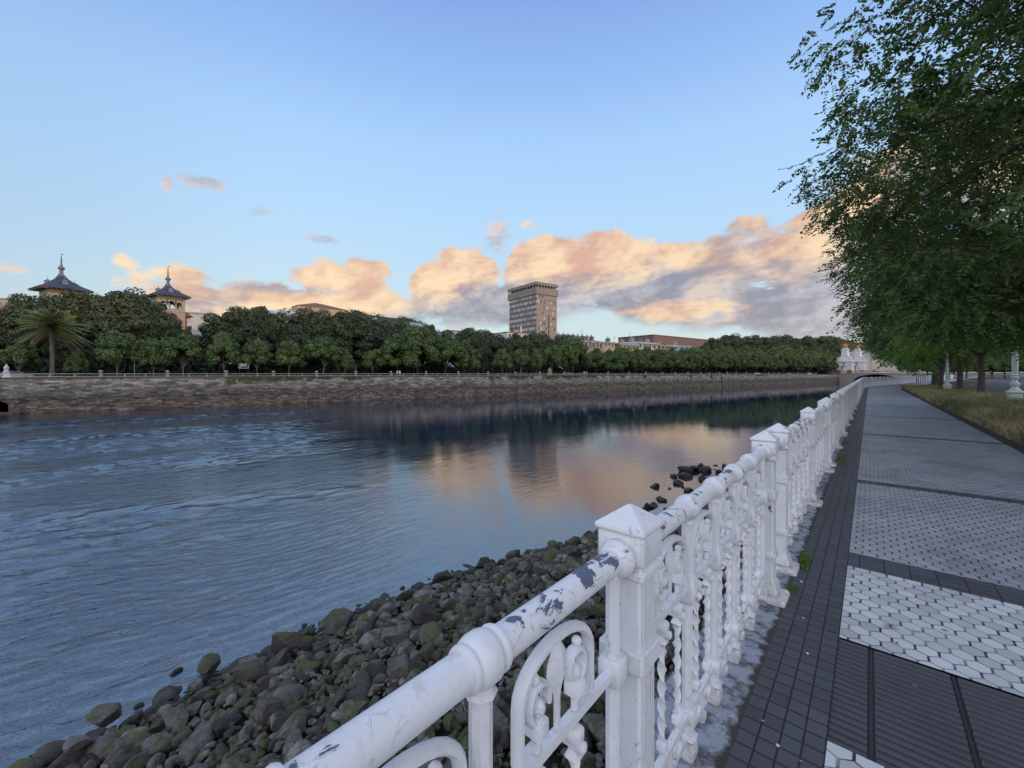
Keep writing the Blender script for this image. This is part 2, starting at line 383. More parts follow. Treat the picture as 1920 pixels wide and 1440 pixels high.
def f_hex(white):
    def f(t, p):
        q = pos(t)
        pp = vmt(t, 'MULTIPLY', q, (10.0, 10.0, 0.0)).outputs[0]
        sx, sy = 1.0, 1.7320508
        def wrap(v): 
            n = t.nodes.new('ShaderNodeVectorMath'); n.operation = 'WRAP'; t.links.new(v, n.inputs[0])
            n.inputs[1].default_value = (sx / 2, sy / 2, 1); n.inputs[2].default_value = (-sx / 2, -sy / 2, -1); return n.outputs[0]
        a = wrap(pp); b = wrap(vmt(t, 'ADD', pp, (sx / 2, sy / 2, 0)).outputs[0])
        la = vmt(t, 'LENGTH', a).outputs['Value']; lb = vmt(t, 'LENGTH', b).outputs['Value']
        sel = mth(t, 'LESS_THAN', la, lb)
        mx = t.nodes.new('ShaderNodeMix'); mx.data_type = 'VECTOR'; t.links.new(sel, mx.inputs[0]); t.links.new(b, mx.inputs[4]); t.links.new(a, mx.inputs[5])
        g = mx.outputs[1]; ag = node(t, 'SeparateXYZ', {'Vector': vmt(t, 'ABSOLUTE', g).outputs[0]})
        hx = ag.outputs['X']; hy = ag.outputs['Y']
        side = mth(t, 'ADD', mth(t, 'MULTIPLY', hx, .5), mth(t, 'MULTIPLY', hy, .8660254))
        e1 = mth(t, 'SUBTRACT', .5, hx); e2 = mth(t, 'SUBTRACT', .5, side)
        idv = vmt(t, 'SUBTRACT', pp, g).outputs[0]
        rnd = node(t, 'TexWhiteNoise', {'Vector': vmt(t, 'SNAP', vmt(t, 'ADD', idv, (.01, .01, .5)).outputs[0], (.25, .25, 1.0)).outputs[0]}, noise_dimensions='3D').outputs['Value']
        wear = noise(t, q, 2.2, 5, .6); fine = noise(t, q, 90, 4, .7)
        joint = mth(t, 'MINIMUM', smooth(t, e1, .035, .075), smooth(t, e2, .012, .045))
        if white:
            c = mixc(t, rnd, (.44, .46, .46), (.66, .68, .67)); c = mixc(t, smooth(t, wear, .62, .72), c, (.30, .30, .29))
            jd = mixc(t, smooth(t, noise(t, q, 7, 4), .42, .58), (.30, .29, .30), (.03, .028, .03))
        else:
            rr = mth(t, 'ADD', mth(t, 'MULTIPLY', rnd, .55), mth(t, 'MULTIPLY', smooth(t, noise(t, q, 1.3, 3), .40, .62), .45))
            c = mixc(t, rr, (.27, .285, .315), (.44, .45, .46)); c = mixc(t, mth(t, 'MULTIPLY', smooth(t, rnd, .93, .97), .7), c, (.36, .36, .34))
            jd = mixc(t, smooth(t, noise(t, q, 5, 4), .35, .6), (.13, .13, .14), (.022, .02, .022))
        c = mixc(t, mth(t, 'MULTIPLY', smooth(t, fine, .6, .75), .35), c, (.1, .1, .1))
        c = grime(t, q, c)
        c = mixc(t, joint, jd, c)
        setp(t, p, Base_Color=c, Roughness=.48); bump(t, p, mth(t, 'ADD', joint, mth(t, 'MULTIPLY', fine, .2)), .005)
    return f
M_HEXW = material('white_hex_paving', f_hex(True)); M_HEXG = material('grey_hex_paving', f_hex(False))
def f_plain_dark(t, p):
    q = pos(t); n1 = noise(t, q, 2.5, 5, .6); n2 = noise(t, q, 55, 5, .7)
    c = mixc(t, n1, (.052, .053, .061), (.088, .089, .10)); c = mixc(t, smooth(t, n2, .63, .75), c, (.16, .165, .18)); c = grime(t, q, c)
    gz = smooth(t, node(t, 'SeparateXYZ', {'Vector': q}).outputs['Z'], -.003, -.009); c = mixc(t, mth(t, 'MULTIPLY', gz, .72), c, (.018, .017, .017))  # groove colour darkened by depth, deepening their shade so the ribs read
    setp(t, p, Base_Color=c, Roughness=.5); bump(t, p, n2, .002)
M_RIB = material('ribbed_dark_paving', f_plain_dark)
def f_asph(t, p):
    q = pos(t); n1 = noise(t, q, .35, 5, .6); n2 = noise(t, q, 40, 3, .7)
    c = mixc(t, n1, (.045, .045, .05), (.075, .075, .08)); setp(t, p, Base_Color=c, Roughness=.75); bump(t, p, n2, .004)
M_ASPH = material('asphalt', f_asph)
M_SOIL = plain('verge_soil', (.05, .045, .032), .95, .4, 2.5, .03)
M_GROUND = plain('ground', (.07, .07, .07), .9, .3, .2)
M_BED = plain('river_bank_silt', (.035, .035, .028), .9, .4, 2, .03)
M_KERB = plain('kerb_stone', (.13, .13, .125), .8, .3, 4, .006)

def f_wall(t, p):
    q = pos(t); 
    al = vmt(t, 'DOT_PRODUCT', q, (QD.x, QD.y, 0)).outputs['Value']; z = node(t, 'SeparateXYZ', {'Vector': q}).outputs['Z']
    w = noise(t, q, .8, 4, .6)
    zz = mth(t, 'ADD', z, mth(t, 'MULTIPLY', w, .5))
    v = vec(t, mth(t, 'ADD', al, mth(t, 'MULTIPLY', noise(t, q, 1.7, 3), .8)), zz, 0.0)
    br = node(t, 'TexBrick', {'Vector': v, 'Color1': (1, 1, 1, 1), 'Color2': (0, 0, 0, 1), 'Mortar': (.2, .2, .2, 1), 'Scale': 1.0, 'Mortar Size': .018, 'Mortar Smooth': .6,
                              'Brick Width': 1.25, 'Row Height': .31}, offset=.43)
    cv = node(t, 'SeparateColor', {'Color': br.outputs['Color']}).outputs[0]
    st = noise(t, vmt(t, 'MULTIPLY', q, (1, 1, 3.2)).outputs[0], 1.3, 7, .68)
    zn = mth(t, 'ADD', z, mth(t, 'MULTIPLY', mth(t, 'SUBTRACT', noise(t, q, .16, 5, .6), .5), 2.6))
    u = mth(t, 'DIVIDE', mth(t, 'ADD', zn, 5.2), 6.4, clamp=True)
    c = ramp(t, u, [(0, (.085, .07, .035)), (.07, (.15, .11, .07)), (.28, (.15, .115, .078)), (.40, (.085, .072, .058)), (.52, (.145, .128, .108)), (.66, (.29, .262, .225)), (.86, (.38, .34, .285)), (.95, (.50, .41, .29)), (1, (.46, .38, .28))])
    c = mixc(t, mth(t, 'MULTIPLY', mth(t, 'SUBTRACT', st, .5), 3.2, clamp=True), c, (.50, .46, .42))
    big = noise(t, vmt(t, 'MULTIPLY', q, (1, 1, 2.2)).outputs[0], .45, 6, .7); c = mixc(t, mth(t, 'MULTIPLY', smooth(t, big, .56, .36), .6), c, (.06, .05, .048))
    c = mixc(t, mth(t, 'MULTIPLY', smooth(t, st, .46, .3), .75), c, (.04, .034, .032))
    k = mth(t, 'ADD', .5, mth(t, 'MULTIPLY', cv, 1.0)); c = mixc(t, 1.0, c, node(t, 'CombineColor', {0: k, 1: k, 2: k}).outputs[0], 'MULTIPLY')
    c = mixc(t, mth(t, 'MULTIPLY', br.outputs['Fac'], .75), c, (.035, .03, .027))
    setp(t, p, Base_Color=c, Roughness=.9); bump(t, p, mth(t, 'ADD', mth(t, 'MULTIPLY', cv, .5), mth(t, 'SUBTRACT', st, br.outputs['Fac'])), .12)
M_FARWALL = material('old_river_wall_stone', f_wall)
M_NEARWALL = plain('quay_wall_stone', (.16, .14, .12), .9, .5, 1.6, .05)

def f_rock(t, p):
    q = pos(t); g = node(t, 'NewGeometry'); nz = node(t, 'SeparateXYZ', {'Vector': g.outputs['Normal']}).outputs['Z']
    ti = node(t, 'Attribute', attribute_name='tint').outputs['Fac']
    n1 = noise(t, q, 6, 6, .65); n2 = noise(t, q, 34, 5, .7)
    c = ramp(t, ti, [(0, (.036, .030, .025)), (.3, (.092, .080, .066)), (.55, (.155, .143, .127)), (.8, (.22, .215, .195)), (1, (.32, .305, .28))])
    c = mixc(t, smooth(t, n1, .35, .7), c, mixc(t, 1.0, c, (.55, .5, .45), 'MULTIPLY'))
    ms = mth(t, 'ADD', mth(t, 'MULTIPLY', nz, .28), mth(t, 'ADD', mth(t, 'MULTIPLY', noise(t, q, 1.1, 4, .6), .9), mth(t, 'MULTIPLY', mth(t, 'SUBTRACT', n1, .5), .9)))
    ms = mth(t, 'SUBTRACT', ms, mth(t, 'MULTIPLY', mth(t, 'FRACT', mth(t, 'MULTIPLY', ti, 13.7)), .22))
    c = mixc(t, mth(t, 'MULTIPLY', smooth(t, ms, .54, .74), .8), c, (.095, .112, .024))
    z = node(t, 'SeparateXYZ', {'Vector': q}).outputs['Z']
    wet = smooth(t, z, WATER + .22, WATER + .08)
    c = mixc(t, mth(t, 'MULTIPLY', wet, .75), c, (.012, .011, .010))
    setp(t, p, Base_Color=c, Roughness=mixf(t, wet, .8, .35)); crk = node(t, 'TexVoronoi', {'Vector': q, 'Scale': 9.0}, feature='DISTANCE_TO_EDGE').outputs['Distance']
    bump(t, p, mth(t, 'ADD', mth(t, 'ADD', n1, mth(t, 'MULTIPLY', n2, .5)), mth(t, 'MULTIPLY', smooth(t, crk, .0, .04), .25)), .045)
M_ROCK = material('river_rock', f_rock)

def f_leaf(dark, light, yellow=None, sc=.55, trans=.25):
    def f(t, p):
        q = pos(t); ti = node(t, 'Attribute', attribute_name='tint').outputs['Fac']
        n1 = noise(t, q, sc, 3, .5)
        k = mth(t, 'ADD', mth(t, 'MULTIPLY', ti, .55), mth(t, 'MULTIPLY', smooth(t, n1, .32, .68), .45))
        c = mixc(t, k, dark, light)
        if yellow: c = mixc(t, smooth(t, ti, .93, .97), c, yellow)
        setp(t, p, Base_Color=c, Roughness=.6)
        tr = node(t, 'BsdfTranslucent', {'Color': c}); mx = node(t, 'MixShader', {0: trans})
        o = t.nodes['Material Output']; t.links.new(p.outputs[0], mx.inputs[1]); t.links.new(tr.outputs[0], mx.inputs[2]); t.links.new(mx.outputs[0], o.inputs['Surface'])
    return f
M_LEAF_A = material('near_tree_leaf', f_leaf((.030, .062, .018), (.15, .235, .05), (.24, .16, .05), .8, .3))
M_LEAF_B = material('green_tree_leaf', f_leaf((.055, .13, .025), (.20, .35, .06), None, .35, .42))
M_LEAF_F = material('front_row_leaf', f_leaf((.038, .072, .02), (.135, .195, .046), None, .35, .1))
M_LEAF_C = material('chestnut_leaf', f_leaf((.013, .025, .011), (.085, .112, .042), (.19, .18, .08), .5, .1))
M_LEAF_H = material('hill_leaf', f_leaf((.035, .05, .014), (.10, .12, .03), None, .06, .1))
M_PALM = material('palm_leaf', f_leaf((.10, .14, .045), (.30, .34, .12), (.36, .27, .14), 1.0, .15))
M_BARK = plain('bark', (.075, .06, .05), .9, .5, 7, .03)
M_BARK_P = plain('pale_bark', (.17, .145, .115), .9, .35, 3, .02)
def f_grass(t, p):
    ti = node(t, 'Attribute', attribute_name='tint').outputs['Fac']; q = pos(t)
    k = mth(t, 'ADD', mth(t, 'MULTIPLY', ti, .5), mth(t, 'MULTIPLY', smooth(t, noise(t, q, .9, 3), .36, .62), .5))
    c = ramp(t, k, [(0, (.06, .10, .025)), (.42, (.13, .15, .05)), (.7, (.33, .29, .15)), (.92, (.55, .46, .28)), (1, (.42, .24, .15))])
    setp(t, p, Base_Color=c, Roughness=.8)
M_GRASS = material('dry_grass_blades', f_grass)
def f_water(t, p):
    q = pos(t)
    al = vmt(t, 'DOT_PRODUCT', q, (QD.x, QD.y, 0)).outputs['Value']; ac = vmt(t, 'DOT_PRODUCT', q, (QN.x, QN.y, 0)).outputs['Value']
    s = node(t, 'SeparateXYZ', {'Vector': q})
    warp = noise(t, q, .035, 3, .5)
    a2 = mth(t, 'ADD', al, mth(t, 'MULTIPLY', warp, 6)); c2 = mth(t, 'ADD', ac, mth(t, 'MULTIPLY', warp, 14))
    v = vec(t, mth(t, 'MULTIPLY', a2, .42), c2, 0.0)
    rip = noise(t, v, .85, 5, .55, .6); fine = noise(t, v, 3.0, 5, .62, .6); swell = noise(t, vec(t, mth(t, 'MULTIPLY', a2, .25), c2, 4.0), .17, 3, .5)
    flow = noise(t, vec(t, mth(t, 'MULTIPLY', a2, .30), c2, 9.0), .16, 5, .62, .8)
    up = mth(t, 'MULTIPLY', smooth(t, mth(t, 'ADD', s.outputs['Y'], mth(t, 'MULTIPLY', mth(t, 'ADD', s.outputs['X'], 50.0), .5)), 31, 17), smooth(t, mth(t, 'ADD', ac, mth(t, 'MULTIPLY', flow, 8.0)), Q0.dot(QN) - 8, Q0.dot(QN) - 16))                       # rough water upstream, calm reach towards the bridge
    rough_m = mth(t, 'MULTIPLY', up, smooth(t, flow, .36, .50))
    amp = mth(t, 'ADD', mth(t, 'ADD', .015, mth(t, 'ADD', mth(t, 'MULTIPLY', smooth(t, s.outputs['Y'], 60, 22), .022), mth(t, 'MULTIPLY', smooth(t, s.outputs['Y'], 16, 4), .07))), mth(t, 'MULTIPLY', rough_m, .24))
    cz = lambda v: mth(t, 'SUBTRACT', v, .5)
    h = mth(t, 'MULTIPLY', amp, mth(t, 'ADD', mth(t, 'MULTIPLY', cz(rip), .26), mth(t, 'ADD', mth(t, 'MULTIPLY', cz(fine), .22), mth(t, 'MULTIPLY', cz(swell), .12))))
    setp(t, p, Base_Color=(.010, .022, .050), Roughness=.02, IOR=2.25)
    p.inputs['Specular IOR Level'].default_value = .85
    bump(t, p, h, 1.0)
M_WATER = material('river_water', f_water)
M_CREAM = plain('cream_render', (.37, .32, .25), .85, .2, .5)
M_OCHRE = plain('ochre_render', (.42, .32, .21), .85, .25, .4)
M_WHITEB = plain('white_render', (.50, .49, .47), .85, .12, .3)
M_SLATE = plain('blue_slate', (.045, .055, .085), .6, .3, 1.5)
M_SLATE2 = plain('grey_blue_roof', (.12, .14, .18), .6, .25, .8)
M_ZINC = plain('grey_zinc', (.25, .29, .33), .5, .2, 1.0)
M_GLASSB = plain('pale_blue_glazed_roof', (.30, .42, .55), .3, .15, 1.0)
M_DARKW = plain('dark_window', (.02, .022, .03), .2, .3, 1.0)
M_CONC = plain('weathered_concrete', (.235, .205, .175), .9, .3, .25)
M_CONC2 = plain('warm_concrete', (.27, .235, .19), .9, .3, .25)
M_BROWN = plain('brown_render', (.16, .11, .085), .9, .2, .2)
M_RED = plain('red_brick_chimney', (.25, .05, .03), .85, .3, 1)
M_TERRA = plain('terracotta', (.28, .09, .045), .85, .3, 1)
M_STONEW = plain('white_stone', (.62, .61, .60), .8, .15, 1.2, .01)
M_STONEG = plain('grey_stone', (.30, .27, .24), .85, .25, .6, .02)
M_GOLD = plain('orange_gilt', (.55, .17, .03), .5, .3, 1)
M_IRONW = plain('white_iron', (.62, .63, .63), .5, .1, 5)
M_LAMPW = plain('pale_green_white_iron', (.60, .64, .62), .5, .12, 8)
M_DARKM = plain('dark_metal', (.03, .035, .04), .5, .2, 4)
M_GLASS = plain('frosted_lamp_glass', (.55, .55, .5), .2, .1, 2)

# ---------------------------------------------------------------- near bank: ground, paving
BEND_Y, BEND_A = 56.0, radians(9.4)
def near(r, s, z=0.0):              # offset r from the fence line datum, s metres along the promenade
    if s <= BEND_Y: return (r, s, z)
    k = s - BEND_Y; a = BEND_A * min(1, k / 8.0)
    # arc of 8 m then straight
    R = 8.0 / BEND_A
    if k < 8: x = R * (1 - cos(a)); y = R * sin(a)
    else: x = R * (1 - cos(BEND_A)) + sin(BEND_A) * (k - 8); y = R * sin(BEND_A) + cos(BEND_A) * (k - 8)
    return (x + r * cos(a), BEND_Y + y - r * sin(a), z)
def strip(name, r0, r1, s0, s1, z, mat, step=4.0, kind='structure', thick=0.0):
    ss = [s0]; 
    while ss[-1] < s1 - 1e-6:
        nx = ss[-1] + (step if ss[-1] < BEND_Y - step or ss[-1] > BEND_Y + 12 else 1.0)
        ss.append(min(nx, s1))
    V = []; F = []
    for s in ss: V += [near(r0, s, z), near(r1, s, z)]
    for i in range(len(ss) - 1): F.append((2 * i, 2 * i + 1, 2 * i + 3, 2 * i + 2))
    if thick:
        o = len(V)
        for s in ss: V += [near(r0, s, z - thick), near(r1, s, z - thick)]
        for i in range(len(ss) - 1):
            F += [(2 * i, 2 * i + 2, o + 2 * i + 2, o + 2 * i), (2 * i + 1, o + 2 * i + 1, o + 2 * i + 3, 2 * i + 3)]
    o_ = mesh(name, V, F, mat)
    if kind: o_['kind'] = kind
    return o_
FX = -0.575
strip('coping', -0.80, -0.445, -4, 330, 0.0, M_COPING, thick=.25)
bands = [4.45, 7.92, 14.3, 20.6, 26.9, 33.2, 39.5, 45.8, 52.1, 58.4, 64.7, 71.0, 77.3, 83.6]
XB, XE = -0.14, 2.32
strip('brick_strip', -0.445, XB, -4, 330, 0.0, M_BRICK)
strip('pavement_white', XB, XE, -4, 2.27, 0.0, M_HEXW)
strip('pavement_white', XB, XE, 3.21, 4.45, 0.0, M_HEXW)
for i, b in enumerate(bands):
    w = .34 if i == 0 else .24
    strip('cross_band', XB, XE, b, b + w, 0.0, M_BAND)
    e = bands[i + 1] if i + 1 < len(bands) else 330
    strip('pavement_grey', XB, XE, b + w, e, 0.0, M_HEXG)
# ribbed tactile slabs: real ribs
def ribbed():
    mb = MB(); x0 = XB; y0, y1 = 2.27, 3.21
    V = []; xs = [XB, .005, .335, .665, .995, 1.325, 1.655, 1.985, XE]
    n = 20; pt = (y1 - y0) / n
    for i in range(len(xs) - 1):
        a, b = xs[i] + (.014 if i else 0), xs[i + 1] - .014
        for row in range(n):
            ya = y0 + row * pt; prof_ = [(0, -.011), (.20, -.002), (.56, 0), (.74, -.010), (1, -.0112)]
            Vv = []
            for u, z in prof_: Vv += [(a, ya + u * pt, z), (b, ya + u * pt, z)]
            mb.add(Vv, [(2 * k, 2 * k + 1, 2 * k + 3, 2 * k + 2) for k in range(4)])
        if i: mb.add([(xs[i] - .006, y0, -.008), (xs[i] + .006, y0, -.008), (xs[i] + .006, y1, -.008), (xs[i] - .006, y1, -.008)], [(0, 1, 2, 3)])
    mb.add([(x0, y0, -.012), (XE, y0, -.012), (XE, y1, -.012), (x0, y1, -.012)], [(0, 1, 2, 3)])
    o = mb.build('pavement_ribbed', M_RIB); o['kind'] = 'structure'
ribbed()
strip('pavement_edge', XE, 2.75, -4, 330, 0.0, plain('dirt_edge', (.04, .037, .032), .95, .35, 6, .02))
strip('verge', 2.75, 6.3, -6, 330, 0.03, M_SOIL, thick=.1)
strip('kerb', 6.3, 6.45, -6, 330, 0.06, M_KERB, thick=.2)
strip('road', 6.45, 14.2, -10, 330, -0.05, M_ASPH)
strip('kerb', 14.2, 14.35, -10, 330, 0.06, M_KERB, thick=.2)
strip('verge', 14.35, 17.0, -10, 330, 0.04, plain('green_verge', (.03, .05, .018), .95, .4, 1.5, .05), thick=.1)
strip('pavement', 17.0, 24.0, -10, 330, 0.02, plain('pale_paving', (.30, .32, .36), .7, .15, .6))
strip('road', 24.0, 52.0, -10, 330, -0.05, M_ASPH)
# terrain sheet beneath the near side, and everything beyond the far wall
V = [near(-0.75, s, -.3) for s in (-60, 0, 56, 60, 64, 330)] + [near(-.75, 900, -.3)]
V2 = [(v[0] + 900, v[1] - 40, -.3) for v in V]
g = mesh('ground', V + V2, [(i, i + 7, i + 8, i + 1) for i in range(6)], M_GROUND); g['kind'] = 'structure'
v = [FB(-400, 1.2, .55), FB(1500, 1.2, .55), FB(1500, 900, .55), FB(-400, 900, .55)]
g = mesh('far_ground', v, [(0, 1, 2, 3)], M_GROUND); g['kind'] = 'structure'
def water_surface():
    r = np.random.default_rng(19); xs = np.arange(-108, -7.9, .20); ys = np.arange(-24, 46.1, .22); nx, ny = len(xs), len(ys)
    X, Y = np.meshgrid(xs, ys); sm = lambda v, a, b: (lambda u: u * u * (3 - 2 * u))(np.clip((v - a) / (b - a), 0, 1))
    nd = -((X - Q0.x) * QN.x + (Y - Q0.y) * QN.y); al = (X - Q0.x) * QD.x + (Y - Q0.y) * QD.y
    fl = np.zeros_like(X)
    for k in range(14):                       # slow eddies: patches of broken and of calm water drawn out by the current
        kx, ky = r.normal(0, .07), r.normal(0, .30); fl += np.sin(kx * al + ky * nd + r.uniform(0, 6.3) + 1.2 * np.sin(.05 * al + .09 * nd + k)) / 3.6
    m = sm(Y + .5 * (X + 50) + 3.0 * fl, 30, 17) * sm(nd + 3.5 * fl, 15, 20) * (.07 + .93 * sm(fl, -.75, .05)) * sm(X, -8, -22) * sm(X, -108, -104) * sm(Y, -24, -18)
    H = np.zeros_like(X); wx = X + .8 * np.sin(.23 * Y + fl); wy = Y + .7 * np.sin(.19 * X)
    for k in range(60):
        lam = float(np.exp(r.uniform(np.log(.55), np.log(2.6)))); th = atan2(-QN.y, -QN.x) + r.normal(0, .55); kk = 2 * pi / lam
        H += .035 / kk * (1.15 if lam < 1.4 else .8) * np.sin(kk * (cos(th) * wx + sin(th) * wy) + r.uniform(0, 6.3))
    Z = WATER + H * m; V = np.stack([X, Y, Z], -1).reshape(-1, 3)
    I = np.arange(nx * ny).reshape(ny, nx); F = np.stack([I[:-1, :-1], I[:-1, 1:], I[1:, 1:], I[1:, :-1]], -1).reshape(-1, 4)
    X0, X1, Y0, Y1 = xs[0], xs[-1], ys[0], ys[-1]; A0, A1, B0, B1 = -700., 900., -700., 1500.
    px_, py_ = [A0, X0, X1, A1], [B0, Y0, Y1, B1]; V2 = np.array([(x, y, WATER) for y in py_ for x in px_]); o = len(V)
    F2 = np.array([[o + j * 4 + i, o + j * 4 + i + 1, o + j * 4 + i + 5, o + j * 4 + i + 4] for j in range(3) for i in range(3) if not (i == 1 and j == 1)])
    w = mesh('water', np.concatenate([V, V2]), np.concatenate([F, F2]), M_WATER, smooth_=True); w['kind'] = 'structure'
water_surface()
# near quay wall
def wall_strip(name, pts_top, z0, z1, th, mat):
    V = []; F = []
    for a, b in pts_top: V += [(a[0], a[1], z1), (b[0], b[1], z1), (a[0], a[1], z0), (b[0], b[1], z0)]
    for i in range(len(pts_top) - 1):
        o = 4 * i; F += [(o, o + 4, o + 5, o + 1), (o, o + 2, o + 6, o + 4), (o + 1, o + 5, o + 7, o + 3)]
    F.append((0, 1, 3, 2)); o = 4 * (len(pts_top) - 1); F.append((o, o + 2, o + 3, o + 1))
    return mesh(name, V, F, mat)
ss = [-6, 0, 20, 40, 56, 58, 60, 62, 64, 100, 200, 330]
o = wall_strip('quay_wall', [(near(-.76, s), near(-.46, s)) for s in ss], -6, -.26, .3, M_NEARWALL)
tag(o, 'stone quay wall below the white railing on the near bank', 'wall')

# ---------------------------------------------------------------- ornate white railing
PIL = []
y = 4.06 - 5.06 * 1
while y < 175: PIL += [y, y + 2.24, y + 4.48]; y += 5.06
def pillar_meshes():
    b = MB()
    b.sq([(.072, .035), (.085, .05), (.078, .09), (.060, .13), (.058, .16), (.058, .285)])
    b.sq([(.070, .285), (.072, .29), (.072, .322), (.070, .327)])
    b.sq([(.058, .327), (.058, .705)])
    b.sq([(.070, .705), (.073, .71), (.073, .762), (.070, .767)])
    b.sq([(.058, .767), (.058, .975), (.062, .98), (.075, .988), (.075, 1.003), (.066, 1.008), (.066, 1.022), (.074, 1.03), (.076, 1.035), (.076, 1.105), (.072, 1.112), (.066, 1.118)])
    for sx in (1, -1):
        for k in (-2, -1, 0, 1, 2):
            for z0, z1 in ((.17, .28), (.335, .70), (.775, .97)):
                yy = k * .0175; x0 = .0585 * sx; x1 = .0625 * sx
                b.box(min(x0, x1), yy - .0045, z0, max(x0, x1), yy + .0045, z1)
    body = autosmooth(b.me('pillar', M_PAINT), 30)
    c = MB(); c.sq([(.070, 1.116), (.0805, 1.120), (.0825, 1.126), (.0805, 1.134), (.074, 1.139), (.006, 1.186), (.002, 1.187)], ch=.05)
    cap = c.me('cap', M_CAP)
    f = MB(); f.sq([(.118, .0), (.118, .018), (.110, .032), (.078, .036)], ch=.1)
    f.xf(lambda v: (v[0] + .02 + .006 * sin(v[1] * 60), v[1] + .008 * sin(v[0] * 45), v[2]))
    foot = f.me('foot', M_PAINT)
    return body, cap, foot
PB, PC, PF = pillar_meshes()
RZ = 1.045
def rail_mesh(L, knobs):
    b = MB(); pr = [(.002, .070), (.052, .072), (.057, .085), (.055, .10), (.045, .118), (.0375, .125)]
    b.lathe(pr + [(.036, L - .125), (.045, L - .118), (.055, L - .10), (.057, L - .085), (.052, L - .072), (.002, L - .07)], 20, (0, 0, RZ), 'Y')
    me = autosmooth(b.me('top_rail', M_RAIL), 40); return me
def knob_mesh():
    b = MB(); b.lathe([(.030, -.050), (.042, -.049), (.0445, -.043), (.0435, -.036), (.041, -.033), (.046, -.028), (.0505, -.014), (.0505, .012), (.047, .022), (.041, .028), (.0455, .032), (.047, .040), (.044, .047), (.030, .049)], 18, (0, 0, 0), 'Y')
    b.lathe([(.034, -.064), (.028, -.052), (.03, -.04)], 8, (0, 0, 0)); return autosmooth(b.me('knob', M_RAIL), 50)
def post_mesh():
    b = MB(); b.lathe([(.024, .10), (.022, .12), (.022, .70)], 8); b.lathe([(.024, .735), (.0235, .77), (.0235, 1.0)], 8)
    b.sq([(.028, .655), (.036, .668), (.037, .735), (.030, .752), (.024, .765)], ch=.2)
    b.sq([(.018, .0), (.030, .012), (.034, .03), (.034, .07), (.028, .085), (.036, .10), (.024, .115)], ch=.22)
    b.sq([(.026, .16), (.031, .165), (.031, .21), (.026, .216)], ch=.15)
    b.ball((.045, 0, .69), .014, 8); return autosmooth(b.me('baluster_post', M_PAINT), 40)
def flanker_mesh():
    b = MB(); b.lathe([(.021, .10), (.020, .70)], 8); b.lathe([(.021, .735), (.020, 1.02)], 8)
    b.sq([(.028, .69), (.033, .70), (.033, .76), (.028, .77)], ch=.15); b.sq([(.018, .01), (.03, .02), (.03, .09), (.02, .10)], ch=.2)
    return autosmooth(b.me('flank_post', M_PAINT), 40)
def arch_mesh():
    b = MB(); w = .148; zt = .868
    pts = [(-w, .752), (-w, .80), (-w, zt)] + [(-w * cos(pi * k / 14), zt + .098 * sin(pi * k / 14) ** .9) for k in range(1, 14)] + [(w, zt), (w, .80), (w, .752)]
    b.sweep(pts, .0125, .0165)
    # bud at the middle: a spindle with a ridge
    pr = [(.011, .745), (.011, .815), (.016, .832), (.032, .856), (.043, .885), (.040, .912), (.022, .938), (.010, .952), (.003, .958)]
    R = []
    for h, z in pr:
        R.append([(h * .0 + .018 * (h / .039) ** .7, 0, z), (.006, h * .6, z), (0, h, z), (-.006, h * .6, z), (-.018 * (h / .039) ** .7, 0, z), (-.006, -h * .6, z), (0, -h, z), (.006, -h * .6, z)])
    b.ring(R)
    for s in (-1, 1):
        cy = .080 * s
        b.sweep([(cy + s * .036 * cos(a), .850 + .042 * sin(a)) for a in [radians(x) for x in range(-85, 215, 15)]], .0095, .016, round_=True)
        b.ball((0, cy - s * .004, .838), .0185, 12, 1.2); b.ball((0, cy + s * .010, .908), .0135, 12)
        b.sq([(.013, .775), (.022, .782), (.022, .812), (.014, .82)], 0, cy, .25)
        b.sweep([(cy, .74), (cy, .78)], .010, .010)
        b.box(-.007, min(cy, s * .148), .757, .007, max(cy, s * .148), .769)
    return autosmooth(b.me('arch_ornament', M_PAINT), 45)
def low_mesh(cy):
    b = MB()
    b.sq([(.011, .61), (.020, .622), (.012, .64), (.012, .655), (.021, .665), (.021, .69), (.012, .70)], 0, cy, .25)
    b.lathe([(.009, -.034), (.015, -.03), (.015, .03), (.009, .034)], 8, (0, cy, .655), 'X')
    return autosmooth(b.me('bar_collar', M_PAINT), 45)
def ring_mesh(cy):
    b = MB(); b.sq([(.010, .225), (.017, .23), (.017, .255), (.011, .262)], 0, cy, .2); b.ball((0, cy, .225), .014, 8)
    b.sweep([(cy + .036 * cos(a), .135 + .034 * sin(a)) for a in [radians(x) for x in range(0, 361, 24)]], .008, .010, round_=True)
    b.sweep([(cy, .165), (cy, .228)], .008, .008)
    return autosmooth(b.me('base_ring', M_PAINT), 45)
def finial_mesh():
    b = MB(); b.sq([(.010, .04), (.018, .05), (.018, .075), (.009, .09), (.008, .17)], 0, 0, .2); b.ball((0, 0, .04), .015, 8)
    return autosmooth(b.me('drop_finial', M_PAINT), 45)
def twist_mesh(sg, cy):
    b = MB(); R = []
    n = 40
    for k in range(n + 1):
        z = .26 + (.61 - .26) * k / n; a = sg * 2 * pi * 2.6 * k / n; h = .0165
        R.append([(h * cos(a + i * pi / 2) * (1 if i % 2 == 0 else .55), cy + h * sin(a + i * pi / 2) * (1 if i % 2 == 0 else .55), z) for i in range(4)])
    b.ring(R); return b.me('twisted_bar', M_PAINT)
def bars_mesh(L):
    b = MB()
    b.box(-.012, .06, .712, .012, L - .06, .736); b.box(-.012, .06, .178, .012, L - .06, .198); b.box(-.010, .06, .088, .010, L - .06, .104)
    return b.me('panel', M_PAINT)
KM, POSTM, FLM, ARM = knob_mesh(), post_mesh(), flanker_mesh(), arch_mesh()
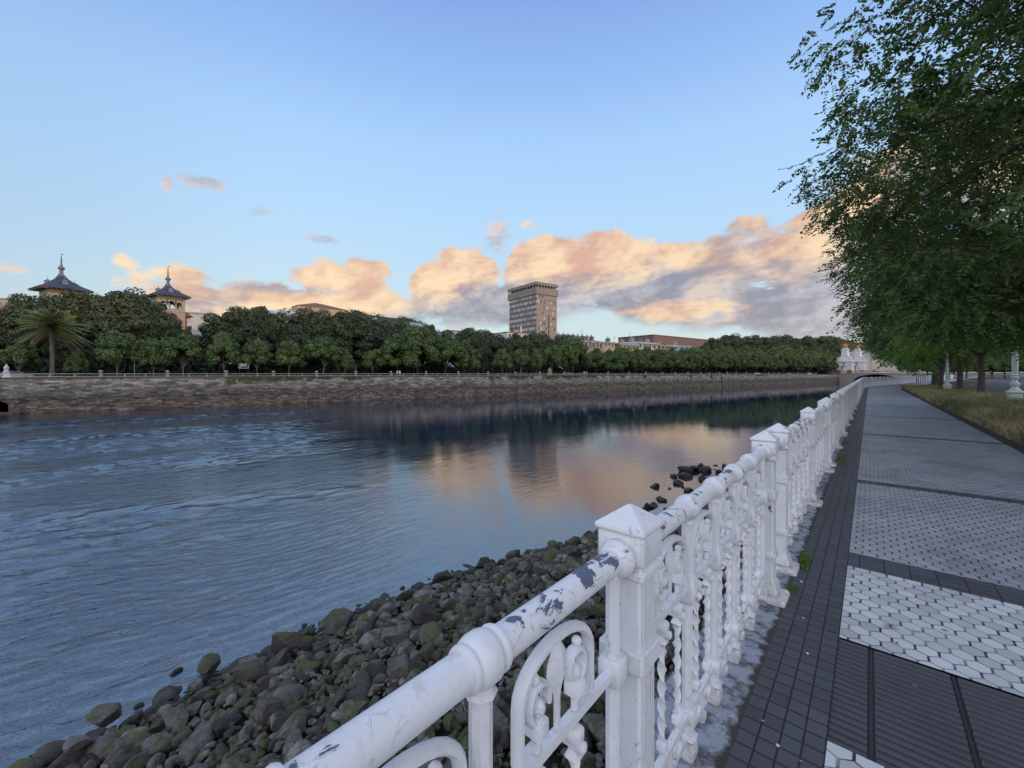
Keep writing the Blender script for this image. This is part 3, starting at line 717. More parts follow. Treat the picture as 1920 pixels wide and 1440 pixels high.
LO = [low_mesh(.077), low_mesh(-.077)]; RN = [ring_mesh(.077), ring_mesh(-.077)]; FIN = finial_mesh()
TW1, TW2 = twist_mesh(1, .077), twist_mesh(-1, -.077)
L0 = 2.24; RAILM = rail_mesh(L0, 0); BARM = bars_mesh(L0); RAILG = rail_mesh(.58, 0)
railing = empty('railing', (FX, 0, 0), 0, 'ornate white cast iron railing with peeling paint along the near promenade edge', 'railing')
def place(s):
    p = near(0, s); a = -BEND_A * max(0, min(1, (s - BEND_Y) / 8.0)); return p, a
NP = 0
for i, s in enumerate(PIL):
    if s < -1.2: continue
    p, a = place(s)
    pl = put('pillar', PB, railing, (p[0], p[1], 0), (0, 0, a)); put('cap', PC, pl)
    if s < 90: put('foot', PF, pl)
    if i + 1 >= len(PIL): break
    L = PIL[i + 1] - s
    p2, a2 = place(PIL[i + 1]); ang = atan2(p2[1] - p[1], p2[0] - p[0]) - pi / 2; ll = sqrt((p2[0] - p[0]) ** 2 + (p2[1] - p[1]) ** 2)
    if L < 1:
        put('top_rail', RAILG, railing, (p[0], p[1], 0), (0, 0, ang), (1, ll / L, 1)); continue
    rr = put('top_rail', RAILM, railing, (p[0], p[1], 0), (0, 0, ang), (1, ll / L, 1))
    pn = put('panel', BARM, railing, (p[0], p[1], 0), (0, 0, ang), (1, ll / L, 1))
    ks = [.545, .93, 1.31, 1.695]
    if s < 0: ks = [L0 - 1.86, L0 - 1.47, L0 - 1.07, L0 - .665]
    if s < 100:
        for k in ks: put('knob', KM, rr, (0, k, RZ)); put('baluster_post', POSTM, pn, (0, k, 0))
        ed = [.125] + ks + [L0 - .125]
        put('flank_post', FLM, pn, (0, .115, 0)); put('flank_post', FLM, pn, (0, L0 - .115, 0))
        for j in range(5):
            c = (ed[j] + ed[j + 1]) / 2 + (.01 if j == 0 else -.01 if j == 4 else 0)
            put('arch_ornament', ARM, pn, (0, c, 0))
            if s < 24:
                for m_ in LO: put('bar_collar', m_, pn, (0, c, 0))
                for m_ in RN: put('base_ring', m_, pn, (0, c, 0))
                put('drop_finial', FIN, pn, (0, c, 0))
            put('twisted_bar', TW1, pn, (0, c, 0)); put('twisted_bar', TW2, pn, (0, c, 0))
    else:
        pass
# weeds at the railing foot
def blades(N, xr, yr, z, h, w, lean, mat, name, label=None, filt=None, seed=1, zf=None):
    r = np.random.default_rng(seed)
    x = r.uniform(*xr, N); y_ = r.uniform(*yr, N)
    if filt is not None:
        k = filt(x, y_, r); x, y_ = x[k], y_[k]
    N = len(x); H = h * r.uniform(.45, 1.2, N); a = r.uniform(0, 2 * pi, N); ld = r.normal(0, lean, (N, 2)) * H[:, None]; ww = w * r.uniform(.6, 1.3, N)
    bx = np.cos(a) * ww; by = np.sin(a) * ww; z0 = np.full(N, z) if zf is None else zf(x, y_)
    V = np.zeros((N, 5, 3))
    V[:, 0] = np.stack([x - bx, y_ - by, z0], 1); V[:, 1] = np.stack([x + bx, y_ + by, z0], 1)
    V[:, 2] = np.stack([x + bx * .7 + ld[:, 0] * .4, y_ + by * .7 + ld[:, 1] * .4, z0 + H * .6], 1); V[:, 3] = np.stack([x - bx * .7 + ld[:, 0] * .4, y_ - by * .7 + ld[:, 1] * .4, z0 + H * .6], 1)
    V[:, 4] = np.stack([x + ld[:, 0], y_ + ld[:, 1], z0 + H], 1)
    base = np.arange(N)[:, None] * 5
    F = np.concatenate([base + np.array([0, 1, 2]), base + np.array([0, 2, 3]), base + np.array([3, 2, 4])], 0)
    tint = np.repeat(r.uniform(0, 1, N), 5)
    o = mesh(name, V.reshape(-1, 3), F, mat, attr=tint); o['kind'] = 'stuff'
    if label: tag(o, label, 'grass')
    return o
blades(70000, (2.6, 6.3), (6, 66), .03, .40, .007, .55, M_GRASS, 'dry_grass', 'dry straw and green grass growing in the verge beside the path',
       lambda x, y, r: (r.uniform(0, 1, len(x)) < np.clip(1.4 - y / 60, .3, 1) * (.45 + .55 * (np.sin(x * 3.1 + np.sin(y * 1.3) * 2) * np.sin(y * 2.3) > -.3))), 3)
blades(9000, (2.55, 2.95), (5, 40), .0, .12, .006, .5, M_GRASS, 'verge_edge_grass', 'short grass fringe creeping over the dirt edge of the path', None, 4)
blades(300, (-.46, -.38), (4.1, 4.45), .0, .035, .004, .5, M_LEAF_B, 'weeds', 'green weeds sprouting at the foot of the railing', None, 5)
blades(90, (-.47, -.41), (3.6, 3.75), .0, .03, .004, .5, M_LEAF_B, 'weeds', 'small weeds between the coping and the dark bricks', None, 6)
blades(500, (-.48, -.34), (8.3, 12.5), .0, .035, .005, .5, M_LEAF_B, 'weeds', 'patchy weeds along the railing foot farther down the path', lambda x, y, r: np.sin(y * 2.1) > .1, 8)

r = np.random.default_rng(61); n_ = 900; sy_ = r.uniform(1.5, 40, n_) ** 1.0; sx_ = np.where(r.uniform(0, 1, n_) < .45, 2.3 - np.abs(r.normal(0, .35, n_)), r.uniform(-.44, 2.3, n_)); a = r.uniform(0, 6.28, n_); l_ = r.uniform(.006, .022, n_)
Cx = np.stack([sx_, sy_, np.full(n_, .006)], 1); T_ = np.stack([np.cos(a), np.sin(a), r.uniform(-.1, .35, n_)], 1) * l_[:, None]; B_ = np.stack([-np.sin(a), np.cos(a), r.uniform(-.2, .2, n_)], 1) * l_[:, None] * .45
V = np.stack([Cx - T_ * .8 + [0, 0, .002], Cx + B_, Cx + T_, Cx - B_], 1).reshape(-1, 3); o = mesh('leaf_litter', V, np.arange(len(V)).reshape(-1, 4), M_GRASS, attr=np.repeat(r.uniform(.3, 1, n_), 4)); o['kind'] = 'stuff'; tag(o, 'fallen leaflets scattered over the paving', 'litter')
o = MB()
for x_, y_, s_ in ((.52, 2.75, .011), (-.27, 2.9, .008), (.2, 3.6, .007), (-.3, 2.1, .008), (.95, 2.5, .006), (-.2, 1.9, .007), (-.33, 3.3, .006)): o.lathe([(s_ * .7, -.003), (s_, .001), (s_ * .7, .005), (.001, .006)], 7, (x_, y_, 0))
o = o.build('white_crumbs', M_STONEW); o['kind'] = 'stuff'; tag(o, 'tiny white crumbs lying on the dark paving', 'litter')
# ---------------------------------------------------------------- rocks
def ico(sub):
    bm = bmesh.new(); bmesh.ops.create_icosphere(bm, subdivisions=sub, radius=1.0)
    V = np.array([v.co[:] for v in bm.verts]); F = np.array([[v.index for v in f.verts] for f in bm.faces]); bm.free(); return V, F
ICO = {k: ico(k) for k in (1, 2, 3)}
def rock_verts(r, lvl, size, flat=.62, rough=1.0):
    V, F = ICO[lvl]; V = V.copy()
    for _ in range(12):                                # chip facets off
        n = r.normal(size=3); n /= np.linalg.norm(n); d = r.uniform(.5, .88)
        s = V @ n; m = s > d; V[m] -= np.outer((s[m] - d) * .96, n)
    for k in range(3):
        f = r.normal(size=3) * (1.5 + k * 1.8); ph = r.uniform(0, 6.3)
        V *= (1 + .06 * rough / (k + 1) * np.sin(V @ f + ph))[:, None]
    sc = np.array([r.uniform(.85, 1.5), r.uniform(.7, 1.05), r.uniform(.5, .9)]) * size * 1.12
    V *= sc
    a, b = r.uniform(0, 6.3), r.normal(0, .45)
    Rz = np.array([[cos(a), -sin(a), 0], [sin(a), cos(a), 0], [0, 0, 1]]); Rx = np.array([[1, 0, 0], [0, cos(b), -sin(b)], [0, sin(b), cos(b)]])
    return V @ Rx.T @ Rz.T, F
# shoreline (X of the water's edge for a given Y)
SH = [(-8, -10.2), (0, -10.25), (5.3, -10.6), (9.8, -9.7), (14.8, -8.2), (18, -6.5), (26, -6.1), (34, -5.2), (45, -3.8), (60, -2.6), (80, -.5)]
shore = lambda y: np.interp(y, [a for a, b in SH], [b for a, b in SH])
def bank_z(x, y):
    sx = shore(y); u = np.clip((x - sx) / (-0.8 - sx), -.4, 1); top = np.interp(y, [0, 20, 50, 80], [-2.55, -2.9, -3.8, -4.6])
    return WATER - .05 + (top - WATER) * u
ys_ = np.linspace(-8, 80, 60); V = []; F = []
for y_ in ys_:
    for u in (-.35, -.1, .1, .3, .5, .7, .9, 1.0):
        sx = shore(y_); x_ = sx + u * (-0.77 - sx) if u < 1 else -.755
        V.append((x_, y_, float(bank_z(x_, y_)) - .12))
for i in range(59):
    for j in range(7): a = i * 8 + j; F.append((a, a + 1, a + 9, a + 8))
g = mesh('river_bank', V, F, M_BED, smooth_=True); g['kind'] = 'structure'
rr = np.random.default_rng(11); rocks = []
def dens_ok(x, y): return True
y_ = -3.5
while y_ < 62:
    step = .135 if y_ < 15 else .22
    sx = float(shore(y_)); x_ = -0.95
    while x_ > sx - .25:
        far_w = (x_ - sx)
        s = float(np.clip(rr.lognormal(-2.62, .5), .04, .25))
        if far_w < 1.2 and rr.uniform() < .25: s *= 1.35
        if rr.uniform() < .010 and y_ < 20: s = rr.uniform(.2, .28)
        px, py = x_ + rr.normal(0, .09), y_ + rr.normal(0, .09)
        if far_w < 0 and rr.uniform() < .72: x_ -= step; continue
        z = float(bank_z(px, py)) + s * .25 + rr.uniform(-.02, .05)
        if far_w < 0: z = WATER - s * .15
        rocks.append([px, py, z, s]); x_ -= step * (1 + rr.normal(0, .1))
    y_ += step
# named boulders: pixel centre, pixel width, plane height, label, tint
BIG = [(545, 1208, 74, -4.55, 'large dark craggy boulder jutting into the water at the bank edge', .10), (802, 1155, 78, -4.0, 'big brown boulder standing up in the middle of the rocks', .14),
       (828, 1085, 44, -4.62, 'dark split boulder at the water edge left of the pillar', .2), (630, 1165, 60, -4.55, 'slanting grey boulder at the waterline', .5),
       (392, 1250, 46, -4.65, 'brown craggy rock at the waterline, just left of a mossy one', .25), (470, 1262, 60, -4.45, 'wide mossy boulder near the lower waterline', .35),
       (200, 1338, 78, -4.55, 'long flat grey slab rock by the water at lower left', .6), (966, 1040, 34, -4.65, 'pale pointed rock at the waterline', .5), (150, 1395, 50, -4.4, 'rounded grey rock at the lower left of the bank', .7),
       (905, 1058, 30, -4.68, 'small dark rock at the water edge above the mossy heap', .15), (1130, 1150, 60, -3.4, 'dark boulder seen behind the nearest pillar shaft', .1), (92, 1420, 60, -4.75, 'rock half under water at the bottom left corner', .3)]
named = []
for px, py, w, z, lab, ti in BIG:
    p = on_plane(px, py, z); dpt = FPX * (EYE - z) / (py - HY); named.append((p.x, p.y, z + .02, w * dpt / FPX * .38, lab, ti))
WR = [(1288, 883, 22, .3), (1301, 880, 17, .3), (1262, 892, 15, 0), (1272, 905, 20, 0), (1283, 892, 18, .1), (1279, 912, 7, 0), (1317, 897, 17, 0), (1291, 921, 21, 0), (1228, 911, 20, 0), (1239, 936, 15, 0), (1225, 948, 18, -.02),
      (1313, 871, 11, 0), (1324, 881, 22, 0), (1341, 872, 6, 0), (1357, 875, 12, .05), (1347, 885, 14, 0), (1256, 916, 7, -.04), (1340, 880, 3, 0), (1328, 875, 5, 0),
      (860, 1077, 20, 0), (866, 1087, 9, 0), (571, 1172, 12, 0), (579, 1181, 12, 0), (330, 1258, 20, -.28), (264, 1321, 22, -.28), (1210, 952, 18, .1), (1250, 955, 10, 0)]
def score(x, y, z, s):
    dd = sqrt(x * x + y * y + (z - EYE) ** 2); r_ = x * RT[0] + y * RT[1]; f_ = x * FW[0] + y * FW[1]
    if f_ < .5: return 0
    px = CX + FPX * r_ / f_; py = HY + FPX * (EYE - z) / f_
    if px < -20 or px > 1500 or py > 1470: return 0
    # hidden behind the wall/coping or foreground pillar
    return (s / dd) ** 2 * (1 if px < CX + (py - 1440) * -.9 + 50 else .45)
rocks.sort(key=lambda q: -score(*q))
n_named = len(named) + len(WR)
fine = rocks[:300 - n_named]; rest = rocks[300 - n_named:]
def rock_label(x, y, z, s, ti):
    size = 'large' if s > .3 else 'small' if s < .17 else 'middling'
    colr = 'dark brown' if ti < .3 else 'grey brown' if ti < .6 else 'pale grey'
    u = (x - shore(y)) / (-0.8 - shore(y))
    zone = 'at the water edge' if u < .15 else 'near the quay wall' if u > .7 else 'amid the rock bank'
    part = ', closest to the viewer' if y < 4 else ', halfway along' if y < 9 else ', farther along the bank'
    return f'{size} {colr} rock {zone}{part}'
for x, y_, z, s in fine:
    V, F = rock_verts(rr, 3, s); ti = rr.uniform(0, 1); V[:, 2] += 0
    o = mesh('rock', V, F, M_ROCK, attr=np.full(len(V), ti)); autosmooth(o.data, 24); o.location = (x, y_, z)
    tag(o, rock_label(x, y_, z, s, ti), 'rock', 'rocks heaped along the near river bank')
for x, y_, z, s, lab, ti in named:
    V, F = rock_verts(rr, 3, s * 1.05, rough=1.4)
    o = mesh('boulder', V, F, M_ROCK, attr=np.full(len(V), ti)); autosmooth(o.data, 22); o.location = (x, y_, z); tag(o, lab, 'boulder', 'rocks heaped along the near river bank')
order = sorted(range(len(WR)), key=lambda i: WR[i][0])
for k, (px, py, w, up) in enumerate(WR):
    p = on_plane(px, py + w * .12, WATER); dpt = FPX * 6.4 / (py + w * .12 - HY); s = w * dpt / FPX * .5
    V, F = rock_verts(rr, 3, s, rough=1.3); o = mesh('rock', V, F, M_ROCK, smooth_=True, attr=np.full(len(V), .08)); o.location = (p.x, p.y, WATER + s * .12 + up * s)
    if px > 1200: lab = ('large' if w > 19 else 'medium' if w > 12 else 'tiny') + ' wet black rock standing in the calm water ' + ('behind the rail' if px > 1300 else 'in the middle of the cluster' if px > 1250 else 'at the left of the cluster')
    else: lab = ('small' if w > 15 else 'tiny') + ' dark rock just off the bank in the water ' + ('below the pillar' if px > 800 else 'by the craggy boulder' if px > 500 else 'at lower left')
    tag(o, lab, 'rock', 'dark rocks standing in the water')
Vs = []; Fs = []; Ts = []; off = 0
for x, y_, z, s in rest:
    V, F = rock_verts(rr, 2 if (y_ < 25) else 1, s); Vs.append(V + np.array([x, y_, z])); Fs.append(F + off); Ts.append(np.full(len(V), rr.uniform(0, 1))); off += len(V)
# small pebbles
for _ in range(2600):
    y_ = rr.uniform(-1, 16); x_ = rr.uniform(float(shore(y_)), -.85); s = rr.uniform(.03, .08)
    V, F = rock_verts(rr, 1, s); Vs.append(V + np.array([x_, y_, float(bank_z(x_, y_)) + .02])); Fs.append(F + off); Ts.append(np.full(len(V), rr.uniform(.3, 1))); off += len(V)
o = mesh('rubble', np.concatenate(Vs), np.concatenate(Fs), M_ROCK, attr=np.concatenate(Ts)); autosmooth(o.data, 30); o['kind'] = 'stuff'
tag(o, 'smaller mixed stones and pebbles filling the bank between the big rocks', 'rubble')

# ---------------------------------------------------------------- trees
def leaf_quads(r, C, N, size, asp=.45, up=.3):
    """C centres (n,3), N outward normals (n,3) -> diamond quads"""
    n = len(C); T = r.normal(size=(n, 3)); T[:, 2] *= .5; T -= N * (T * N).sum(1)[:, None]; T /= np.linalg.norm(T, axis=1)[:, None] + 1e-9
    B = np.cross(N, T); s = size * r.uniform(.6, 1.4, n)[:, None]
    return np.stack([C - T * s, C + B * s * asp, C + T * s, C - B * s * asp], 1).reshape(-1, 3)
def crown(seed, R, H, nb, nl, leaf, bough, shape='round', asp=.55, jag=.25):
    """crown of boughs: bough blobs on and inside an uneven ellipsoid, leaf-sized faces through each"""
    r = np.random.default_rng(seed); Vs = []; Ts = []; centres = []
    for b in range(nb):
        u = r.normal(size=3); u /= np.linalg.norm(u)
        if u[2] < -.55: u[2] *= -.6
        k = r.uniform(.55, 1.0) ** .6 * (1 + r.normal(0, jag * .35))
        wd = 1.0
        if shape == 'cone': wd = 1.0 - .35 * u[2]
        c = np.array([u[0] * R * k * wd, u[1] * R * k * wd, u[2] * H * k]); centres.append(c)
        n = int(nl * r.uniform(.6, 1.4)); q = r.normal(size=(n, 3)); q /= np.linalg.norm(q, axis=1)[:, None]; 
        rad = r.uniform(.45, 1.05, n)[:, None] ** .5
        bs = bough * r.uniform(.65, 1.3); pts = c + q * rad * bs * np.array([1, 1, .62])
        N = q + np.array([0, 0, .55]) + r.normal(0, .45, (n, 3)); N /= np.linalg.norm(N, axis=1)[:, None]
        Vs.append(leaf_quads(r, pts, N, leaf, asp)); Ts.append(np.repeat(np.clip(r.uniform(0, 1) * .45 + r.uniform(0, 1, n) * .55, 0, 1), 4))
    V = np.concatenate(Vs); F = np.arange(len(V)).reshape(-1, 4)
    return V, F, np.concatenate(Ts), centres
def trunk_mb(r, h, rad, centres, cz, lean=0.0, nlimb=9, fork=.0):
    mb = MB(); pts = []; rads = []
    for k in range(7):
        u = k / 6; pts.append((lean * u + .04 * sin(u * 5), .05 * sin(u * 4), h * u)); rads.append(rad * (1.35 if k == 0 else 1.0) * (1 - .35 * u))
    mb.tube(pts, rads, 10); top = Vector(pts[-1])
    cs = list(centres); r.shuffle(cs)
    for c in cs[:nlimb]:
        e = Vector((c[0], c[1], c[2] + cz)); s = Vector(pts[-1 - int(r.integers(0, 2))]); m = s.lerp(e, .45) + Vector((0, 0, -.02 * (e - s).length + .25))
        mb.tube([s, s.lerp(m, .5) + Vector((r.normal(0, .08), r.normal(0, .08), .1)), m, e], [rad * .55, rad * .42, rad * .3, rad * .08], 6)
    return mb
def tree_kind(name, seed, th, rad, R, H, nb, nl, leaf, bough, mat, bark, shape='round', asp=.55, jag=.25, nlimb=9):
    V, F, T, C = crown(seed, R, H, nb, nl, leaf, bough, shape, asp, jag); cz = th + H * .72
    V[:, 2] += cz; r = np.random.default_rng(seed + 50)
    cm = mesh('crown', V, F, mat, attr=T, link=False); tm = autosmooth(trunk_mb(r, th, rad, C, cz, 0, nlimb).me('trunk', bark), 60)
    return (cm, tm, float(np.quantile(V[:, 2], .997)), float(np.quantile(np.abs(V[:, 0]), .99)))
def plant(kind, name, loc, rz, scale, label, cat='tree', group=None):
    e = empty(name, loc, rz, label, cat, group); e.scale = scale if hasattr(scale, '__len__') else (scale,) * 3
    put('trunk', kind[1], e); put('crown', kind[0], e); return e
ORD = ['first', 'second', 'third', 'fourth', 'fifth', 'sixth', 'seventh', 'eighth', 'ninth', 'tenth', 'eleventh', 'twelfth', 'thirteenth', 'fourteenth', 'fifteenth', 'sixteenth', 'seventeenth', 'eighteenth', 'nineteenth', 'twentieth',
       'twenty-first', 'twenty-second', 'twenty-third', 'twenty-fourth', 'twenty-fifth', 'twenty-sixth', 'twenty-seventh', 'twenty-eighth', 'twenty-ninth', 'thirtieth', 'thirty-first', 'thirty-second', 'thirty-third', 'thirty-fourth', 'thirty-fifth', 'thirty-sixth', 'thirty-seventh', 'thirty-eighth', 'thirty-ninth', 'fortieth', 'forty-first', 'forty-second', 'forty-third', 'forty-fourth', 'forty-fifth']
# nominal far trees are 1 m scale real size
FRONT = [tree_kind('f', 100 + k, 1.9, .13, 2.7, 2.6, 46, 190, .22, 1.0, M_LEAF_F, M_BARK_P, 'cone' if k % 2 else 'round') for k in range(4)]
BACK = [tree_kind('b', 200 + k, 3.2, .38, 7.2, 7.2, 170, 260, .34, 2.0, M_LEAF_C, M_BARK, 'round') for k in range(3)]
ROW = [tree_kind('r', 300 + k, 2.2, .22, 4.4, 4.4, 95, 210, .28, 1.35, M_LEAF_F, M_BARK, 'cone') for k in range(3)]
FZ = .55
fr = [(36, 646, 29), (145, 660, 18), (220, 620, 36), (288, 636, 31), (343, 626, 37), (420, 624, 31), (482, 636, 29), (542, 640, 29), (607, 632, 37), (647, 655, 17), (699, 655, 21), (942, 654, 20), (976, 655, 19), (1005, 655, 17), (1035, 648, 22)]
for i, (px, py, hw) in enumerate(fr):
    p, dd, tt = fpos(px, 4.5); h = zat(py, dd) - FZ; k = FRONT[i % 4]
    sz = h / k[2]; sw = hw / FPX * dd / k[3] * .88
    plant(k, 'tree', (p.x, p.y, FZ), i * 1.3, (sw, sw, sz), f'small rounded tree behind the far railing, {ORD[i]} from the left of the small ones', group='small trees behind the far railing')
rw = [(746, 628, 38), (783, 612, 36), (835, 622, 40), (872, 640, 26)] + [(1074, 634, 30), (1117, 655, 24), (1143, 657, 22), (1168, 653, 22), (1192, 655, 20), (1214, 651, 20), (1237, 655, 19), (1259, 653, 18), (1281, 654, 18), (1302, 652, 17), (1323, 650, 17), (1343, 654, 16), (1362, 652, 15), (1381, 655, 15),
      (1399, 650, 15), (1417, 654, 14), (1434, 662, 13), (1450, 652, 16), (1468, 648, 16), (1486, 657, 13), (1502, 652, 14), (1518, 657, 13), (1534, 654, 13), (1550, 658, 12), (1565, 662, 11)]
for i, (px, py, hw) in enumerate(rw):
    p, dd, tt = fpos(px, 6.5); h = zat(py, dd) - FZ; k = ROW[i % 3]; sz = h / k[2]; sw = max(hw * 1.15 / FPX * dd / k[3] * .92, sz * .75)
    plant(k, 'tree', (p.x, p.y, FZ), i * 2.1, (sw, sw, sz), f'full green avenue tree on the far bank, {ORD[i]} from the left of its row', group='avenue trees on the far bank')
bk = [(10, 585, 55, 20), (75, 556, 70, 20), (150, 549, 62, 24), (243, 549, 72, 18), (300, 590, 50, 17), (440, 582, 62, 16), (492, 577, 56, 20), (585, 584, 58, 18), (655, 584, 60, 18), (700, 600, 50, 20), (760, 607, 40, 24), (800, 612, 40, 20),
      (880, 618, 42, 18), (915, 621, 38, 24), (965, 628, 40, 20), (1010, 625, 36, 18), (1060, 630, 36, 22), (1340, 636, 38, 18), (1372, 629, 36, 24), (1405, 631, 34, 22), (1440, 634, 32, 18), (1475, 631, 30, 26), (1508, 633, 30, 22), (1545, 632, 30, 24), (0, 620, 50, 14), (350, 620, 34, 24), (560, 612, 45, 14), (395, 628, 30, 22)]
for i, (px, py, hw, n) in enumerate(sorted(bk)):
    p, dd, tt = fpos(px, n); h = zat(py, dd) - FZ; k = BACK[i % 3]; sz = h / k[2]; sw = max(hw / FPX * dd / k[3] * .86, sz * .62)
    plant(k, 'tree', (p.x, p.y, FZ), i * 1.7, (sw, sw, sz), f'tall dark horse chestnut behind the far bank trees, {ORD[i]} from the left', group='tall chestnut trees on the far bank')

# dark leafy filler added to stand for the shade under the far trees
r = np.random.default_rng(91); Cs = []
t0_, t1_ = fbt(-60, 14)[0], fbt(1560, 14)[0]
n_ = 90000; q = t0_ + (t1_ - t0_) * r.uniform(0, 1, n_) ** 1.25; w_ = r.uniform(13.5, 17.5, n_); zz = FZ + r.uniform(0, 1, n_) ** .8 * (4.2 + 1.0 * np.sin(q * .13) + .8 * np.sin(q * .41))
Cs = np.stack([Q0.x + QD.x * q + QN.x * w_, Q0.y + QD.y * q + QN.y * w_, zz], 1); N = r.normal(size=Cs.shape) * .5 + np.array([-QN.x, -QN.y, .3]); N /= np.linalg.norm(N, axis=1)[:, None]
V = leaf_quads(r, Cs, N, .42, .7); o = mesh('shrubbery', V, np.arange(len(V)).reshape(-1, 4), material('shade_filler_leaf', f_leaf((.012, .02, .010), (.035, .045, .018), None, .3, .05)), attr=np.repeat(r.uniform(0, 1, len(Cs)), 4)); o['kind'] = 'stuff'; tag(o, 'dark shrubbery filling the shade under the far bank trees', 'shrubbery')
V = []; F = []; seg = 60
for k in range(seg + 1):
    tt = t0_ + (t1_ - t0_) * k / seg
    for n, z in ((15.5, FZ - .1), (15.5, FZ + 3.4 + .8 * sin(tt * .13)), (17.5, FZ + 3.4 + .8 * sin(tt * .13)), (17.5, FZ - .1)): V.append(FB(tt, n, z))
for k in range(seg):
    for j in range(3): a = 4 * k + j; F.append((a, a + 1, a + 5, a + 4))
o = mesh('hedge', V, F, plain('shade_core_dark', (.012, .017, .009), .95, .4, .8)); o['kind'] = 'stuff'; tag(o, 'dense dark hedge core behind the avenue trees', 'hedge')  # dark core added behind the leaf filler to deepen the shade

# palm
def palm():
    p, dd, tt = fpos(98, 5.0); h = zat(612, dd) - FZ; R = 59 / FPX * dd
    e = empty('palm_tree', (p.x, p.y, FZ), 0, 'tall date palm with drooping fronds on the far bank at left', 'palm')
    b = MB(); b.tube([(0, 0, 0), (.03, 0, h * .3), (-.05, 0, h * .7), (0, 0, h)], [.42, .30, .30, .42], 12); b.build('trunk', M_BARK_P, e, True)
    r = np.random.default_rng(5); Vs = []; Ts = []
    for k in range(120):
        a = r.uniform(0, 2 * pi); el = r.uniform(-.75, 1.5); L = R * r.uniform(.8, 1.1); dead = el < -.55
        for s in range(16):
            u = (s + 1) / 16; rr_ = L * u * cos(el) * .95 + .1; zz = h + L * u * sin(el) - L * (.42 if el > -.2 else .22) * u * u
            c = np.array([cos(a) * rr_, sin(a) * rr_, zz]); tg = np.array([cos(a), sin(a), .0]); pr = np.array([-sin(a), cos(a), 0])
            for sd in (-1, 1):
                ln = L * .20 * sin(pi * min(.92, u * .85 + .12)); tip = c + (pr * sd * .75 + tg * .5) * ln + np.array([0, 0, -.42 * ln]); w = tg * .10
                Vs.append(np.stack([c - w, c + w, tip + w * .4, tip - w * .4])); Ts.append(np.full(4, .97 if dead else r.uniform(.1, .85)))
    V = np.concatenate(Vs); mesh('crown', V, np.arange(len(V)).reshape(-1, 4), M_PALM, e, attr=np.concatenate(Ts))
palm()

# ---- near trees with compound leaves
def sprays(seed, centres, per, bough, droop, leaf=.05, scale=1.0, pairs=6):
    r = np.random.default_rng(seed); n = len(centres) * per
    C = np.repeat(centres, per, 0); q = r.normal(size=(n, 3)); q /= np.linalg.norm(q, axis=1)[:, None]; rad = r.uniform(.2, 1.0, (n, 1)) ** .55
    base = C + q * rad * bough * np.array([1, 1, .55])
    out = q * np.array([1, 1, .35]) + r.normal(0, .35, (n, 3)) + np.array([0, 0, -droop]); out /= np.linalg.norm(out, axis=1)[:, None]
    side = np.cross(out, np.array([0, 0, 1.0]) + r.normal(0, .35, (n, 3))); side /= np.linalg.norm(side, axis=1)[:, None]; upv = np.cross(side, out)
    L = .26 * scale * r.uniform(.7, 1.3, (n, 1)); tb = np.clip(.35 * np.repeat(r.uniform(0, 1, len(centres)), per) + .65 * r.uniform(0, 1, n), 0, 1)
    Vs = []; Ts = []
    for k in range(pairs * 2 + 1):
        if k == pairs * 2: u = 1.0; dr = out; 
        else:
            u = .22 + .78 * (k // 2) / pairs; sg = 1 if k % 2 else -1; dr = side * sg * .8 + out * .5 + upv * (-.15) + r.normal(0, .12, (n, 3))
        dr = dr / np.linalg.norm(dr, axis=1)[:, None]; p0 = base + out * L * u - np.array([0, 0, 1.0]) * L * u * u * .3
        ll = leaf * scale * r.uniform(.55, 1.35, (n, 1)); w = np.cross(dr, upv + r.normal(0, .5, (n, 3))); w /= np.linalg.norm(w, axis=1)[:, None] + 1e-9; w *= ll * .26
        Vs.append(np.stack([p0, p0 + dr * ll * .5 + w, p0 + dr * ll, p0 + dr * ll * .5 - w], 1)); Ts.append(np.repeat(tb[:, None], 4, 1))
    V = np.concatenate(Vs).reshape(-1, 3); return V, np.arange(len(V)).reshape(-1, 4), np.concatenate(Ts).ravel()
def near_crown_centres(seed, c, R, H, n, lo=-.75):
    r = np.random.default_rng(seed); out = []
    while len(out) < n:
        u = r.normal(size=3); u /= np.linalg.norm(u)
        if u[2] < lo: continue
        k = r.uniform(.35, 1.0) ** .5 * (1 + .10 * sin(u[0] * 5 + seed) + .08 * sin(u[2] * 7 + u[1] * 4))
        out.append([c[0] + u[0] * R * k, c[1] + u[1] * R * k, c[2] + u[2] * H * k])
    return np.array(out)
